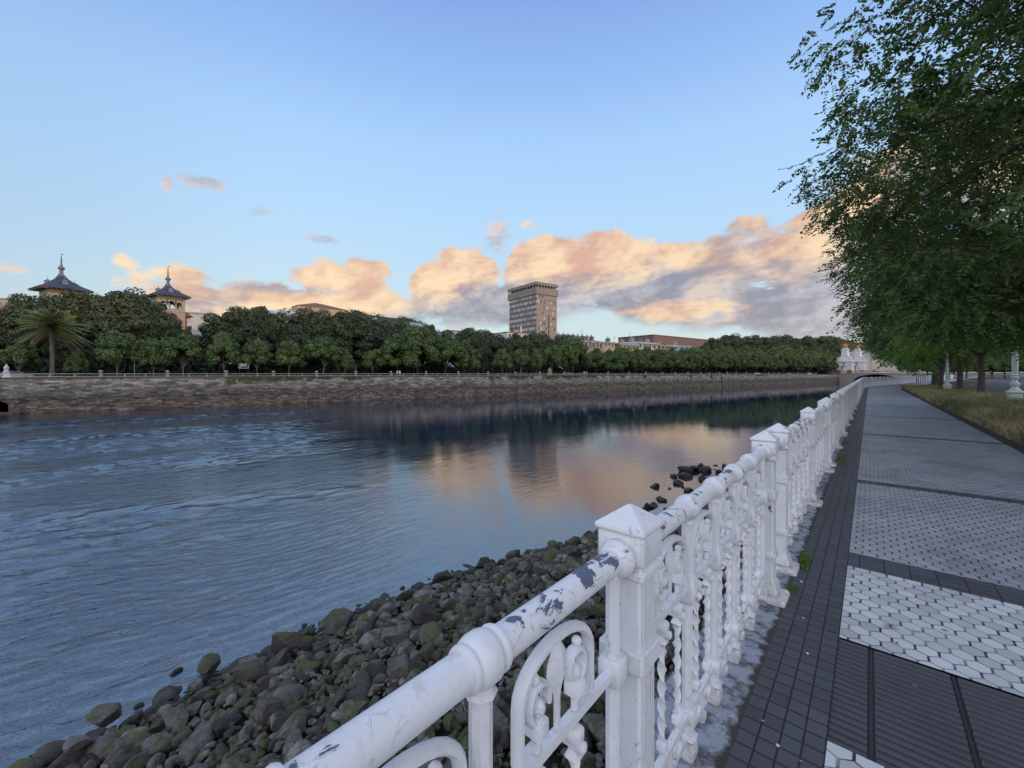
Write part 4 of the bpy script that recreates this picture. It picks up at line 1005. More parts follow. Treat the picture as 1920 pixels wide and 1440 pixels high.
def near_tree(seed, base, th, rad, c, R, H, nb, per, bough, leafm, label, scale=1.0, limbs=26, leaf=.05, pairs=6, droop=.35, lo=-.75):
    e = empty('tree', base, 0, label, 'tree', 'trees in the verge beside the path'); b0 = np.array(base)
    C = near_crown_centres(seed, np.array(c) - b0, R, H, nb, lo); V, F, T = sprays(seed, C, per, bough, droop, leaf, scale, pairs)
    mesh('crown', V, F, leafm, e, attr=T)
    r = np.random.default_rng(seed + 9); mb = MB()
    pts = [(0, 0, 0), (.02, 0, th * .2), (.05, .03, th * .5), (0, .05, th * .8), (0, 0, th)]
    mb.tube(pts, [rad * 1.45, rad * 1.08, rad, rad * .92, rad * .85], 14); top = Vector((0, 0, th * .97))
    mains = []
    for k in range(6):
        a = k * 2 * pi / 6 + r.normal(0, .25); el = r.uniform(.5, 1.1); ln = R * .55
        m = top + Vector((cos(a) * cos(el), sin(a) * cos(el), sin(el))) * ln; mid = top.lerp(m, .5) + Vector((r.normal(0, .15), r.normal(0, .15), -.15))
        mb.tube([top - Vector((0, 0, .2)), mid, m], [rad * .62, rad * .42, rad * .30], 8); mains.append(m)
    idx = r.permutation(len(C))[:limbs]
    for i in idx:
        e_ = Vector(C[i]); s = min(mains, key=lambda q: (q - e_).length); md = s.lerp(e_, .5) + Vector((r.normal(0, .2), r.normal(0, .2), r.normal(.15, .15)))
        mb.tube([s, s.lerp(md, .5), md, e_], [rad * .26, rad * .18, rad * .12, .012], 6)
        for _ in range(4):
            f = e_ + Vector(r.normal(0, bough * .28, 3)); a_ = md.lerp(e_, .6); mb.tube([a_, a_.lerp(f, .5) + Vector(r.normal(0, .06, 3)), f], [.014, .009, .004], 4)
    me = autosmooth(mb.me('trunk', M_BARK), 60); put('trunk', me, e)
near_tree(21, (4.9, 11.2, .03), 3.6, .26, (4.6, 11.2, 6.0), 5.9, 5.0, 270, 62, .78, M_LEAF_A, 'nearest tree, its leafy crown filling the upper right of the view', 1.2, 60, leaf=.07)
near_tree(22, (5.0, 19.5, .03), 3.2, .24, (3.9, 19.0, 6.2), 5.5, 4.4, 200, 50, .9, M_LEAF_A, 'second tree along the verge, its drooping crown reaching over the path', 1.5, 40, leaf=.07)
near_tree(23, (5.3, 27.0, .03), 3.0, .22, (4.7, 27.0, 4.8), 4.4, 3.2, 170, 56, .85, material('bright_leaf', f_leaf((.09, .19, .035), (.30, .46, .08), None, .5, .45)), 'bright green tree behind the ornate lamp post', 1.7, 30, pairs=5, leaf=.075)
near_tree(24, (5.6, 41.4, .03), 3.0, .165, (5.2, 41.2, 5.6), 4.4, 3.5, 130, 40, .95, M_LEAF_B, 'verge tree with a thick pale trunk left of the ornate lamp post', 2.2, 22, pairs=4, leaf=.08)
near_tree(25, (5.5, 49.2, .03), 3.2, .17, (4.6, 49.0, 6.0), 4.6, 3.9, 110, 34, 1.0, M_LEAF_A, 'verge tree with a dark trunk beside the farther lamp post', 2.6, 20, pairs=4, leaf=.08)
for k, (x, y_) in enumerate([(5.2, 57.5), (5.6, 65.7), (5.9, 72.5), (6.6, 80.0), (8.0, 92.0), (10.5, 106.0)]):
    near_tree(26 + k, (x, y_, .03), 3.2, .17, (x - .6, y_, 6.0), 4.8, 3.9, 75, 26, 1.2, M_LEAF_A, f'dark verge tree farther down the path, {ORD[k]} beyond the farther lamp post', 3.4, 14, pairs=3, leaf=.09)
for k, (x, y_) in enumerate([(16.0, 62.0), (15.8, 50.0), (16.4, 78.0), (17.5, 96.0), (20.0, 115.0)]):
    near_tree(40 + k, (x, y_, .03), 2.8, .16, (x, y_, 5.2), 3.4, 2.8, 50, 26, 1.1, M_LEAF_B, f'slim tree across the road, {["near the middle of the gap", "nearest of the row", "third of the row", "fourth of the row", "farthest of the row"][k]}', 3.0, 10, pairs=3)

for k in range(15):
    px = 1702 + k * 17; dd = 285 + 22 * (k % 3) + (k * 7) % 11; q = P(px, dd); kd = BACK[k % 3]; sc_ = .62 + .12 * sin(k * 1.9)
    plant(kd, 'tree', (q.x, q.y, .6), k * 1.1, sc_, f'dark tree by the road beyond the near end of the bridge, {ORD[k]} from the left', group='trees at the near end of the bridge')
for k in range(9):
    px = 1740 + k * 24; dd = 120 + 9 * (k % 2) + k * 2; q = P(px, dd); kd = ROW[k % 3]; sc_ = .80 + .12 * sin(k * 2.3)
    plant(kd, 'tree', (q.x, q.y, 0), k * 1.3, sc_, f'mid-sized tree beside the bending road, {ORD[k]} from the left seen between the trunks', group='trees beside the bending road')
# ---------------------------------------------------------------- lamp posts on the near side
def lamp_post(loc, s, label):
    e = empty('lamp_post', loc, 0, label, 'lamp post', 'ornate white lamp posts in the verge'); e.scale = (s,) * 3
    b = MB(); b.sq([(.26, 0), (.26, .55), (.30, .57), (.33, .60), (.33, .66), (.24, .72)], ch=.3)
    b.build('base', M_LAMPW, e)
    pr = [(.22, .70), (.24, .76), (.15, .84), (.13, .95), (.20, 1.02), (.22, 1.08), (.20, 1.15), (.12, 1.2), (.11, 1.35), (.17, 1.4), (.19, 1.45), (.13, 1.5), (.12, 1.55), (.17, 1.6), (.12, 1.66), (.125, 1.75), (.135, 2.2), (.11, 2.75), (.15, 2.8), (.14, 2.85), (.08, 2.9), (.07, 3.0), (.13, 3.08), (.14, 3.14), (.07, 3.2), (.06, 3.7), (.10, 3.75), (.10, 3.8), (.05, 3.85), (.045, 4.2)]
    b = MB(); b.lathe(pr, 16); autosmooth(b.V and (o := b.build('shaft', M_LAMPW, e)).data, 40)
    b = MB()
    for s_ in (-1, 1): b.tube([(0, 0, 4.0), (.25 * s_, 0, 3.95), (.5 * s_, 0, 4.05), (.55 * s_, 0, 4.25)], [.03, .025, .022, .03], 8)
    b.build('arm', M_LAMPW, e)
    for s_ in (-1, 0, 1):
        z = 4.25 if s_ else 4.5
        b = MB(); b.lathe([(.05, z - .05), (.09, z), (.16, z + .32), (.15, z + .36)], 8, (.55 * s_, 0, 0)); ln = b.build('lantern', M_GLASS, e)
        b = MB(); b.lathe([(.18, z + .355), (.19, z + .37), (.08, z + .48), (.02, z + .56), (.015, z + .62)], 8, (.55 * s_, 0, 0)); b.build('lantern_roof', M_LAMPW, ln)
lamp_post((5.75, 33.6, .03), .93, 'ornate white lamp post standing in dry grass at the right edge')
lamp_post((5.0, 51.0, .03), .85, 'farther ornate white lamp post partly hidden between two trunks')
lamp_post((12.5, 68.0, .0), .8, 'distant ornate white lamp post across the road')

# ---------------------------------------------------------------- far wall, railing
WT = .95
o = MB()
def fbbox(mb, t0, t1, n0, n1, z0, z1):
    V = [FB(tt, n, z) for z in (z0, z1) for n in (n0, n1) for tt in (t0, t1)]
    mb.add(V, [(0, 2, 3, 1), (4, 5, 7, 6), (0, 1, 5, 4), (2, 6, 7, 3), (0, 4, 6, 2), (1, 3, 7, 5)])
def fcyl(mb, tt, n, prof_, k=8):
    c = FB(tt, n, 0); mb.lathe(prof_, k, (c.x, c.y, 0))
T_END = fbt(1575, 0)[0]
t_arch = fbt(0, 0)[0]
ta0, ta1 = fbt(-30, 0)[0], fbt(15, 0)[0]
mb = MB(); n_top = .55
def wallseg(t0, t1, z0=-6.0, z1=WT - .22):
    st = max(1, int((t1 - t0) / 8)); 
    for k in range(st):
        a = t0 + (t1 - t0) * k / st; b = t0 + (t1 - t0) * (k + 1) / st
        V = [FB(a, 0, z0), FB(b, 0, z0), FB(a, n_top * (z1 - WATER) / 6, z1), FB(b, n_top * (z1 - WATER) / 6, z1)]
        mb.add(V, [(0, 1, 3, 2)])
wallseg(-160, ta0); wallseg(ta1, T_END)
# drain arch opening
zc = -3.1; m_ = (ta0 + ta1) / 2; ra = (ta1 - ta0) / 2
arcp = [(ta0, -6.0), (ta0, -3.5)] + [(m_ - ra * cos(pi * k / 8), -3.5 + ra * .62 * sin(pi * k / 8)) for k in range(1, 8)] + [(ta1, -3.5), (ta1, -6.0)]
z1 = WT - .22; nn = lambda z: n_top * (z - WATER) / 6
for (a, za), (b, zb) in zip(arcp[1:-2], arcp[2:-1]):
    if b > a: mb.add([FB(a, nn(za), za), FB(b, nn(zb), zb), FB(b, nn(z1), z1), FB(a, nn(z1), z1)], [(0, 1, 2, 3)])
for (a, za), (b, zb) in zip(arcp[:-1], arcp[1:]): mb.add([FB(a, nn(za), za), FB(b, nn(zb), zb), FB(b, 25, zb), FB(a, 25, za)], [(0, 1, 2, 3)])
mb.add([FB(ta0, 25, -6), FB(ta1, 25, -6), FB(ta1, 25, z1), FB(ta0, 25, z1)], [(0, 1, 2, 3)])
fbbox(mb, -160, ta0 - .02, n_top, n_top + 1.0, -5.5, z1 - .004); fbbox(mb, ta1 + .02, T_END, n_top, n_top + 1.0, -5.5, z1 - .004)
# ledge at low water and buttresses
for px, w in ((1355, 1.6), (1392, 1.2)):
    tt = fbt(px)[0]; fbbox(mb, tt - w / 2, tt + w / 2, -.25, .4, -6, z1 - .3 if px < 1380 else -3.4)
fbbox(mb, ta0 - 2, fbt(42)[0], -1.5, .05, -6, WATER + .28)
ow = mb.build('river_wall', M_FARWALL); tag(ow, 'long old stone river wall with a dark tide band along the far bank', 'wall')
mb = MB(); fbbox(mb, -160, T_END, n_top - .22, n_top + 1.1, WT - .22, WT); mb.build('wall_coping', plain('far_coping', (.15, .12, .10), .9, .3, .8, .02), ow)
# dark mouth of the drain, lit by nothing: deep recess already modelled
rail2 = empty('far_railing', FB(0, 0), 0, 'low two-bar railing between stone piers along the far bank', 'railing'); rail2.location = (0, 0, 0)
pp = [40, 189, 314, 424, 512.7, 593.5, 667, 733, 799, 859.6, 915, 966, 1012, 1058, 1100, 1140, 1180, 1211, 1242, 1266, 1290, 1314, 1330, 1349, 1364, 1380, 1400, 1421, 1441, 1460, 1478, 1496, 1514, 1530]
tt_ = [fbt(x, .9)[0] for x in pp]; tt_ = [tt_[0] - 14] + tt_
rt = [a for a in tt_]
for k in range(len(rt) - 1):
    a, b = rt[k] + .3, rt[k + 1] - .3; mb = MB()
    for z in (WT + .10, WT + .52): fbbox(mb, a, b, .86, .94, z, z + .09)
    n = 3
    for j in range(1, n): q = a + (b - a) * j / n; fbbox(mb, q - .06, q + .06, .84, .96, WT, WT + .6)
    mb.build('rail_span', plain('far_rail_paint', (.42, .42, .41), .7, .15, 2), rail2)
urn_me = None
for k, q in enumerate(rt):
    mb = MB(); c = FB(q, .9, 0)
    mb.sq([(.34, WT), (.34, WT + .1), (.26, WT + .14), (.24, WT + .6), (.32, WT + .66), (.32, WT + .72), (.2, WT + .76)], c.x, c.y, .1)
    pr_ = mb.build('pier', M_STONEG, rail2)
    if k != 1:
        mb = MB(); mb.lathe([(.13, WT + .755), (.10, WT + .86), (.2, WT + .94), (.3, WT + 1.05), (.36, WT + 1.1), (.2, WT + 1.16)], 10, (c.x, c.y, 0)); mb.build('urn', M_STONEW, pr_, True)
# ivy on far wall top
r = np.random.default_rng(77); Cs = []
for x0, x1, dens_, dp in ((424, 442, 1, 1.5), (445, 492, 1, .7), (502, 530, 1, .9), (538, 568, 1, .8), (576, 590, .7, .6), (602, 620, 1, .5), (645, 668, .9, .7), (672, 680, .8, .6), (918, 926, 1, .9), (932, 940, .7, .7), (956, 975, 1, .9), (978, 992, 1, .9), (996, 1002, 1, .9), (1020, 1048, 1, .8), (1055, 1090, 1, .7), (1100, 1120, .8, .7), (1165, 1172, 1, .8), (1206, 1214, 1, 1.2), (1296, 1300, 1, 1.6), (1333, 1337, 1, 1.6), (190, 196, .7, .3), (225, 230, .7, .3), (1420, 1440, .6, .5), (120, 135, .3, .3)):
    ta, tb = fbt(x0)[0], fbt(x1)[0]; n = int((tb - ta) * 60 * dens_)
    q = r.uniform(ta, tb, n); z = WT - .1 - np.abs(r.normal(0, dp * .55, n)) + .12; 
    for a, b in zip(q, z): v = FB(a, .25 + r.normal(0, .07) + (b - WT) * .07, b); Cs.append(v[:])
Cs = np.array(Cs); N = r.normal(size=Cs.shape) * .5 + np.array([-QN.x, -QN.y, .3]); N /= np.linalg.norm(N, axis=1)[:, None]
V = leaf_quads(r, Cs, N, .17, .7); o = mesh('ivy', V, np.arange(len(V)).reshape(-1, 4), M_LEAF_F, attr=np.repeat(r.uniform(0, 1, len(Cs)), 4)); o['kind'] = 'stuff'; tag(o, 'green plants hanging over the top of the far river wall', 'ivy')

# statue at left
p, dd, tt = fpos(12, 1.1)
e = empty('statue', (p.x, p.y, WT), 0, 'white stone statue on a pedestal at the left end of the far railing', 'statue')
b = MB(); b.sq([(.46, 0), (.46, .15), (.36, .22), (.34, .72), (.42, .8), (.42, .86)], ch=.1); b.build('pedestal', M_STONEW, e)
b = MB(); b.lathe([(.30, .86), (.27, 1.0), (.26, 1.3), (.30, 1.55), (.26, 1.7), (.12, 1.8), (.10, 1.84), (.15, 1.92), (.15, 2.02), (.06, 2.12)], 12)
b.tube([(.25, 0, 1.66), (.42, -.05, 1.45), (.30, -.2, 1.28)], [.09, .08, .06], 8); b.tube([(-.25, 0, 1.66), (-.45, 0, 1.5), (-.35, -.15, 1.3)], [.09, .08, .06], 8)
b.build('figure', M_STONEW, e, True)

# ---------------------------------------------------------------- far buildings
def facade_box(e, name, w, dpt, h, mat, z0=0.0, x0=0.0, y0=0.0):
    b = MB(); b.box(x0 - w / 2, y0 - dpt / 2, z0, x0 + w / 2, y0 + dpt / 2, z0 + h); return b.build(name, mat, e)
def win(e, x, z, w, h, face, mat=None, frame=None, dpt=.12, parent=None, x_is_y=False):
    """window on a face: face = (axis, coord, outward sign)"""
    ax, c, s = face; b = MB(); f = MB(); fw = .09
    def bx(mb, x0, z0, x1, z1, d0, d1):
        lo, hi = sorted((c + s * d0, c + s * d1))
        if ax == 'Y': mb.box(x0, lo, z0, x1, hi, z1)
        else: mb.box(lo, x0, z0, hi, x1, z1)
    if frame:
        bx(f, x - w / 2 - fw, z - fw, x - w / 2, z + h + fw, .002, .10); bx(f, x + w / 2, z - fw, x + w / 2 + fw, z + h + fw, .002, .10)
        bx(f, x - w / 2, z + h, x + w / 2, z + h + fw, .003, .12); bx(f, x - w / 2, z - fw, x + w / 2, z, .003, .14)
        bx(b, x - w / 2, z, x + w / 2, z + h, .004, .03)
        fr_ = f.build('window', frame, e); b.build('pane', mat or M_DARKW, fr_); return fr_
    bx(b, x - w / 2, z, x + w / 2, z + h, .004, .05); return b.build('window', mat or M_DARKW, e)
def hip_roof(b, w, dpt, z0, z1, top=.0, x0=0, y0=0, flare=0.0):
    R = []
    for k in range(5):
        u = k / 4; s = (1 - u) + flare * (1 - u) * u * -1.2; hw = w / 2 * (s * (1 - top) + top); hd = dpt / 2 * (s * (1 - top) + top)
        R.append([(x0 - hw, y0 - hd, z0 + (z1 - z0) * u), (x0 + hw, y0 - hd, z0 + (z1 - z0) * u), (x0 + hw, y0 + hd, z0 + (z1 - z0) * u), (x0 - hw, y0 + hd, z0 + (z1 - z0) * u)])
    b.ring(R)
def face_ang(px): r = ray(px); return atan2(r[1], r[0]) - pi / 2    # local -Y faces the viewer
FACE_RIVER = QANG                                                    # local X along bank, local -Y faces the river

# tall concrete tower block
def tower_block():
    dd = 270.0; 
    # near corner at px 1006, left edge 953.5, right edge 1045.5
    c = P(1006, dd); a1 = QANG + radians(-4); 
    ux = Vector((cos(a1), sin(a1), 0))      # along right face
    e = empty('tower_block', (0, 0, FZ), 0, 'tall brown concrete tower block with a projecting double crown', 'building')
    # right face direction makes width 40 px, left face 53 px; solve in camera frame
    def solve(px, ang):
        r = ray(px); dx, dy = cos(ang), sin(ang); det = r[0] * -dy - r[1] * -dx; s = (c.x * -dy - c.y * -dx) / det; q = Vector((r[0] * s, r[1] * s, 0)); return (q - Vector((c.x, c.y, 0))).length, s
    angR = YAW + radians(35)                 # right face runs right and away
    angL = angR + pi / 2                     # left face runs left and away
    wR, sR = solve(1044, angR); wL, sL = solve(955, angL)
    e.location = (c.x, c.y, FZ); e.rotation_euler = (0, 0, angR)
    H = zat(528, dd) - FZ; zl = lambda y: zat(y, dd) - FZ
    zc1, zc2, zc3 = zl(551), zl(538.5), zl(536.5)
    b = MB(); b.box(0, 0, 0, wR, wL, zc1 - .01); b.build('wall', M_CONC2, e)
    b = MB(); b.box(-.8, -.8, zc1, wR + .8, wL + .8, zc2); b.build('lower_crown', M_CONC, e)
    b = MB(); b.box(1.0, 1.0, zc2, wR - 1.0, wL - 1.0, zc3 + .4); b.build('recess', M_DARKW, e)
    b = MB()
    for k in range(11):
        q = wL * k / 10; b.box(-.65, q - .35 * (k > 0), zc2, -.2, q + .35, zc3 + 1.0)
    for k in range(7):
        q = wR * (k + .5) / 7; b.box(q - .35, -.65, zc2, q + .35, -.2, zc3 + 1.0)
    b.build('crown_posts', M_CONC, e)
    b = MB(); b.box(-.8, -.8, zc3 + 1.0, wR + .8, wL + .8, H); b.build('upper_crown', M_CONC, e)
    r = np.random.default_rng(3); nf = 15; fh = zc1 / nf
    MW = [plain('blind_pale', (.48, .46, .42), .5, .1), plain('blind_grey', (.23, .22, .215), .5, .15), M_DARKW, plain('blind_tan', (.30, .25, .20), .6, .15)]
    wl_ = []
    lb = MB(); rb = MB()
    for fl in range(nf):
        z = fl * fh
        lb.box(-.10, 0, z + fh * .02, -.002, wL, z + fh * .38)
        rb.box(.0, -.10, z + fh * .02, wR, -.002, z + fh * .16)
        runs = r.integers(0, 3); 
        for k in range(16):
            y0 = wL * (k + .12) / 16; y1 = wL * (k + .88) / 16
            m = 1 if r.uniform() < .48 else (0 if r.uniform() < .55 or fl in (4, 8, 10) else 3)
            if fl in (3, 5, 8, 10) and 8 < k + fl % 3 * 2 and r.uniform() < .5: m = 0
            wl_.append((m, (-.05, y0, z + fh * .42, -.002, y1, z + fh * .88)))
        for k in range(12):
            if k == 7: continue
            x0 = wR * (k + .14) / 12; x1 = wR * (k + .86) / 12; m = int(r.choice([3, 3, 1, 3, 2, 0], p=[.16, .12, .26, .10, .20, .16])); wl_.append((m, (x0, -.05, z + fh * .42, x1, -.002, z + fh * .86)))
    wl_.sort(key=lambda q: -q[1][2])
    for m, q in wl_[:96]: MB().box(*q).build('window', MW[m], e)
    for k in range(len(MW)):
        b = MB()
        for m, q in wl_[96:]:
            if m == k: b.box(*q)
        if b.V: tag(b.build('window_rows', MW[k], e), kind='stuff')
    lb.build('spandrels', plain('grey_spandrel', (.13, .13, .135), .8, .2), e); rb.build('spandrels', M_CONC2, e)
    b = MB(); b.box(wR * .57, -.25, 0, wR * .61, -.002, zl(588)); b.build('shaft_slot', M_DARKM, e)
tower_block()

def pavilion(px, n, y_eave, w_eave, y_wall_top, w_wall, y_apex, y_neck, y_tip, label, arches=True):
    p, dd, tt = fpos(px, n); k = dd / FPX; z = lambda y: zat(y, dd) - FZ
    e = empty('pavilion_tower', (p.x, p.y, FZ), face_ang(px) + radians(14), label, 'tower', 'towers with spires on the far bank')
    w = w_wall * k * .86; we = w_eave * k * .84; ze = z(y_eave)
    zb = z(y_eave + (y_neck and 26 * w_wall / 48)) ; zo = z(y_eave + 8 * w_wall / 48)
    b = MB(); b.box(-w / 2, -w / 2, 0, w / 2, w / 2, zb); wl = b.build('wall', M_CREAM, e)
    # open belvedere: corner piers, columns and arched heads
    b = MB(); ht = zo - zb
    for sx in (-1, 1):
        for sy in (-1, 1): b.box(sx * w / 2 - (w * .12 if sx > 0 else 0), sy * w / 2 - (w * .12 if sy > 0 else 0), zb, sx * w / 2 + (w * .12 if sx < 0 else 0), sy * w / 2 + (w * .12 if sy < 0 else 0), zo)
    b.build('corner_pier', M_CREAM, e)
    b = MB()
    for ax in (0, 1):
        for sgn in (-1, 1):
            for q in (-.17, .17):
                a, c = q * w, sgn * (w / 2 - w * .05)
                x, y_ = (a, c) if ax == 0 else (c, a); b.lathe([(w * .035, zb), (w * .028, zb + .1), (w * .028, zb + ht * .62), (w * .045, zb + ht * .66)], 8, (x, y_, 0))
            for c0, hw in ((-.275, .09), (0, .13), (.275, .09)):  # arch heads
                pts = [(c0 * w + hw * w * cos(pi * j / 8), zb + ht * .64 + hw * w * sin(pi * j / 8)) for j in range(9)]
                pts.sort()
                for (xa, za), (xb, zb2) in zip(pts[:-1], pts[1:]):
                    y0, y1 = sorted((sgn * w / 2, sgn * (w / 2 - w * .1))); V = [(xa, y0, za), (xb, y0, zb2), (xb, y0, zo), (xa, y0, zo), (xa, y1, za), (xb, y1, zb2), (xb, y1, zo), (xa, y1, zo)]
                    if ax: V = [(v[1], v[0], v[2]) for v in V]
                    b.add(V, [(0, 1, 2, 3), (7, 6, 5, 4), (0, 4, 5, 1)])
            y0, y1 = sorted((sgn * (w / 2 - .02), sgn * (w / 2 - w * .06)))
            q = (-w * .38, y0, zb + .05, w * .38, y1, zb + ht * .16); b.box(*q) if not ax else b.box(q[1], q[0], q[2], q[4], q[3], q[5])
    b.build('arcade', M_CREAM, e)
    b = MB(); b.box(-w / 2 - .12, -w / 2 - .12, zb - .35, w / 2 + .12, w / 2 + .12, zb - .1); b.build('string_course', M_CREAM, e)
    b = MB(); b.box(-w / 2 + .02, -w / 2 + .02, zo, w / 2 - .02, w / 2 - .02, ze - .02); b.box(-w / 2 - .1, -w / 2 - .1, ze - .5, w / 2 + .1, w / 2 + .1, ze - .3)
    for j in range(12):
        q = -we / 2 + we * (j + .5) / 12
        for sgn in (-1, 1):
            y0, y1 = sorted((sgn * w / 2, sgn * (we / 2 - .15))); b.box(q - .07, y0, ze - .3, q + .07, y1, ze - .04); b.box(y0, q - .07, ze - .3, y1, q + .07, ze - .04)
    b.build('cornice', plain('eave_timber', (.20, .165, .12), .85), e)
    b = MB(); b.box(-we / 2, -we / 2, ze - .04, we / 2, we / 2, ze + .10); hip_roof(b, we, we, ze + .10, z(y_apex), .10, flare=.55); rf = b.build('roof', M_SLATE, e)
    b = MB(); za = z(y_apex) + .3; 
    for sgn in (-1, 1):
        for ax in (0, 1):
            c = sgn * we * .25; s_ = w * .08; zz = ze + (z(y_apex) - ze) * .22
            x, y_ = (0, c) if ax else (c, 0); b.box(x - s_, y_ - s_, zz, x + s_, y_ + s_, zz + w * .17); hip_roof(b, s_ * 2.6, s_ * 2.6, zz + w * .17, zz + w * .27, 0, x, y_); b.tube([(x, y_, zz + w * .26), (x, y_, zz + w * .42)], [.04, .02], 5)
    b.build('dormers', plain('dormer_lead', (.16, .18, .21), .5), rf)
    b = MB(); s_ = w_wall * k / 48; zt = z(y_tip); zn = z(y_neck)
    b.lathe([(.7 * w * .25, za - .6), (.10 * w, za), (.085 * w, zn - .2 * w), (.085 * w, zn - .05 * w), (.15 * w, zn), (.15 * w, zn + .05 * w), (.07 * w, zn + .09 * w), (.04 * w, zn + .2 * w), (.03 * w, zn + .3 * w), (.045 * w, zn + .33 * w), (.02 * w, zn + .38 * w), (.012 * w, zt - .6), (.006 * w, zt)], 8)
    for u in (.2, .4, .6, .8):
        zz = zn + .35 * w + (zt - zn - .35 * w) * u; b.ball((0, 0, zz), .03 * w * (1.2 - u), 6)
    b.box(-.03, -.01, zt - .25, w * .1, .01, zt - .1); b.xf(lambda v: (v[0] * .72, v[1] * .72, v[2])); b.build('spire', plain('spire_lead', (.13, .15, .17), .5), e)
    return e, w, zb, zo
pavilion(115, 40, 545, 84, 545, 54, 516, 504, 475, 'larger pavilion tower with a blue slate roof and spire, at far left')
e, w, zb, zo = pavilion(315, 34, 557, 68, 560, 48, 534, 524, 498, 'smaller pavilion tower with an open arcade and spire beside the white building')
# side turret roof and dark balcony on the right of the second tower
b = MB(); b.box(w / 2, -w * .3, 0, w / 2 + w * .12, w * .3, zb - 1.2); hip_roof(b, w * .5, w * .8, zb - 1.2, zb + .4, 0, w / 2 + w * .1, 0); b.build('side_roof', M_TERRA, e)
b = MB(); b.box(w / 2 + w * .122, -w * .3, zb - 4.6, w / 2 + w * .3, w * .3, zb - 4.4); b.box(w / 2 + w * .28, -w * .3, zb - 4.4, w / 2 + w * .3, w * .3, zb - 3.4); b.build('balcony', M_DARKM, e)

def block(name, px0, px1, ytop, n, mat, label, floors=None, roof=None, roofmat=None, winmat=None, dpt=12, cols=6, framed=None, ang=None, ylow=None, cat='building'):
    pa, da, ta = fpos(px0, n); pb, db, tb = fpos(px1, n); w = tb - ta; c = FB((ta + tb) / 2, n + dpt / 2); dm = (da + db) / 2
    e = empty(name, (c.x, c.y, FZ), QANG, label, cat); h = zat(ytop, dm) - FZ
    b = MB(); b.box(-w / 2, -dpt / 2, 0, w / 2, dpt / 2, h); b.build('wall', mat, e)
    nf = floors or int(h / 3.1)
    for fl in range(max(0, nf - 3), nf):
        for k in range(cols):
            x = -w / 2 + w * (k + .5) / cols; z = h * fl / nf + h / nf * .28
            win(e, x, z, min(1.3, w / cols * .5), h / nf * .5, ('Y', -dpt / 2, -1), winmat, framed)
    if roof:
        b = MB(); b.box(-w / 2 - .4, -dpt / 2 - .4, h, w / 2 + .4, dpt / 2 + .4, h + .3)
        if roof == 'hip': hip_roof(b, w + .6, dpt + .6, h + .3, h + 2.6, .25)
        if roof == 'gable':
            b.add([(-w / 2, -dpt / 2, h + .3), (w / 2, -dpt / 2, h + .3), (w / 2, dpt / 2, h + .3), (-w / 2, dpt / 2, h + .3), (-w / 2, 0, h + 2.6), (w / 2, 0, h + 2.6)], [(0, 1, 5, 4), (2, 3, 4, 5), (1, 2, 5), (3, 0, 4)])
        b.build('roof', roofmat or M_ZINC, e)
    return e, w, h, dm
# white modern building beside pavilion
e, w, h, dm = block('apartment_building', 334, 402, 588, 52, M_WHITEB, 'plain white modern building right of the smaller spired tower', cols=2, roof='flat', winmat=plain('shutter_white', (.40, .39, .37), .6, .1), framed=M_WHITEB)
b = MB(); b.box(w * .1, -2, h + .3, w * .45, 4, h + 2.0); b.build('roof_house', M_WHITEB, e)
block('apartment_building', -20, 32, 561, 75, M_OCHRE, 'cream apartment block at the far left edge', cols=6, roof='flat', winmat=plain('teal_balcony', (.10, .2, .18), .5))
block('house', -20, 20, 590, 46, M_CREAM, 'low house with a red tiled roof at the far left edge', cols=3, roof='hip', roofmat=M_TERRA)
for k, (a, c, yy, n, m) in enumerate([(502, 522, 594, 45, M_GLASSB), (524, 546, 594, 48, M_ZINC), (545, 562, 597, 44, M_WHITEB), (596, 618, 598, 46, M_ZINC), (706, 718, 606, 60, M_WHITEB), (770, 800, 614, 60, M_ZINC)]):
    block('house', a, c, yy, n, M_WHITEB, ['pale house with a bluish roof above the chestnut crowns, leftmost of the rooftops', 'house with a peaked zinc roof among the rooftops', 'white gabled rooftop just right of the zinc peak', 'low pale rooftop below the hilltop building', 'tiny white rooftop in front of the wooded hill', 'sloping grey roof with a chimney at the right end of the wooded hill'][k], cols=3, roof='hip' if k != 5 else 'gable', roofmat=m)
block('apartment_building', 845, 950, 624, 62, M_ZINC, 'long flat grey roofed block left of the concrete tower', cols=12, roof='flat', roofmat=M_SLATE2)
e, w, h, dm = block('apartment_building', 951, 1030, 626, 52, M_WHITEB, 'white block with a red chimney stack below the concrete tower', cols=9, roof='flat', roofmat=M_SLATE2)
b = MB(); b.box(-w * .29, -3, h + .3, -w * .26, -1.5, h + 2.6); b.box(-w * .295, -3.1, h + 2.6, -w * .255, -1.4, h + 2.9); b.build('chimney', M_RED, e)
b = MB(); b.box(-w * .10, -3, h + .3, -w * .085, -2.5, h + 3.6); b.build('chimney', M_STONEW, e)
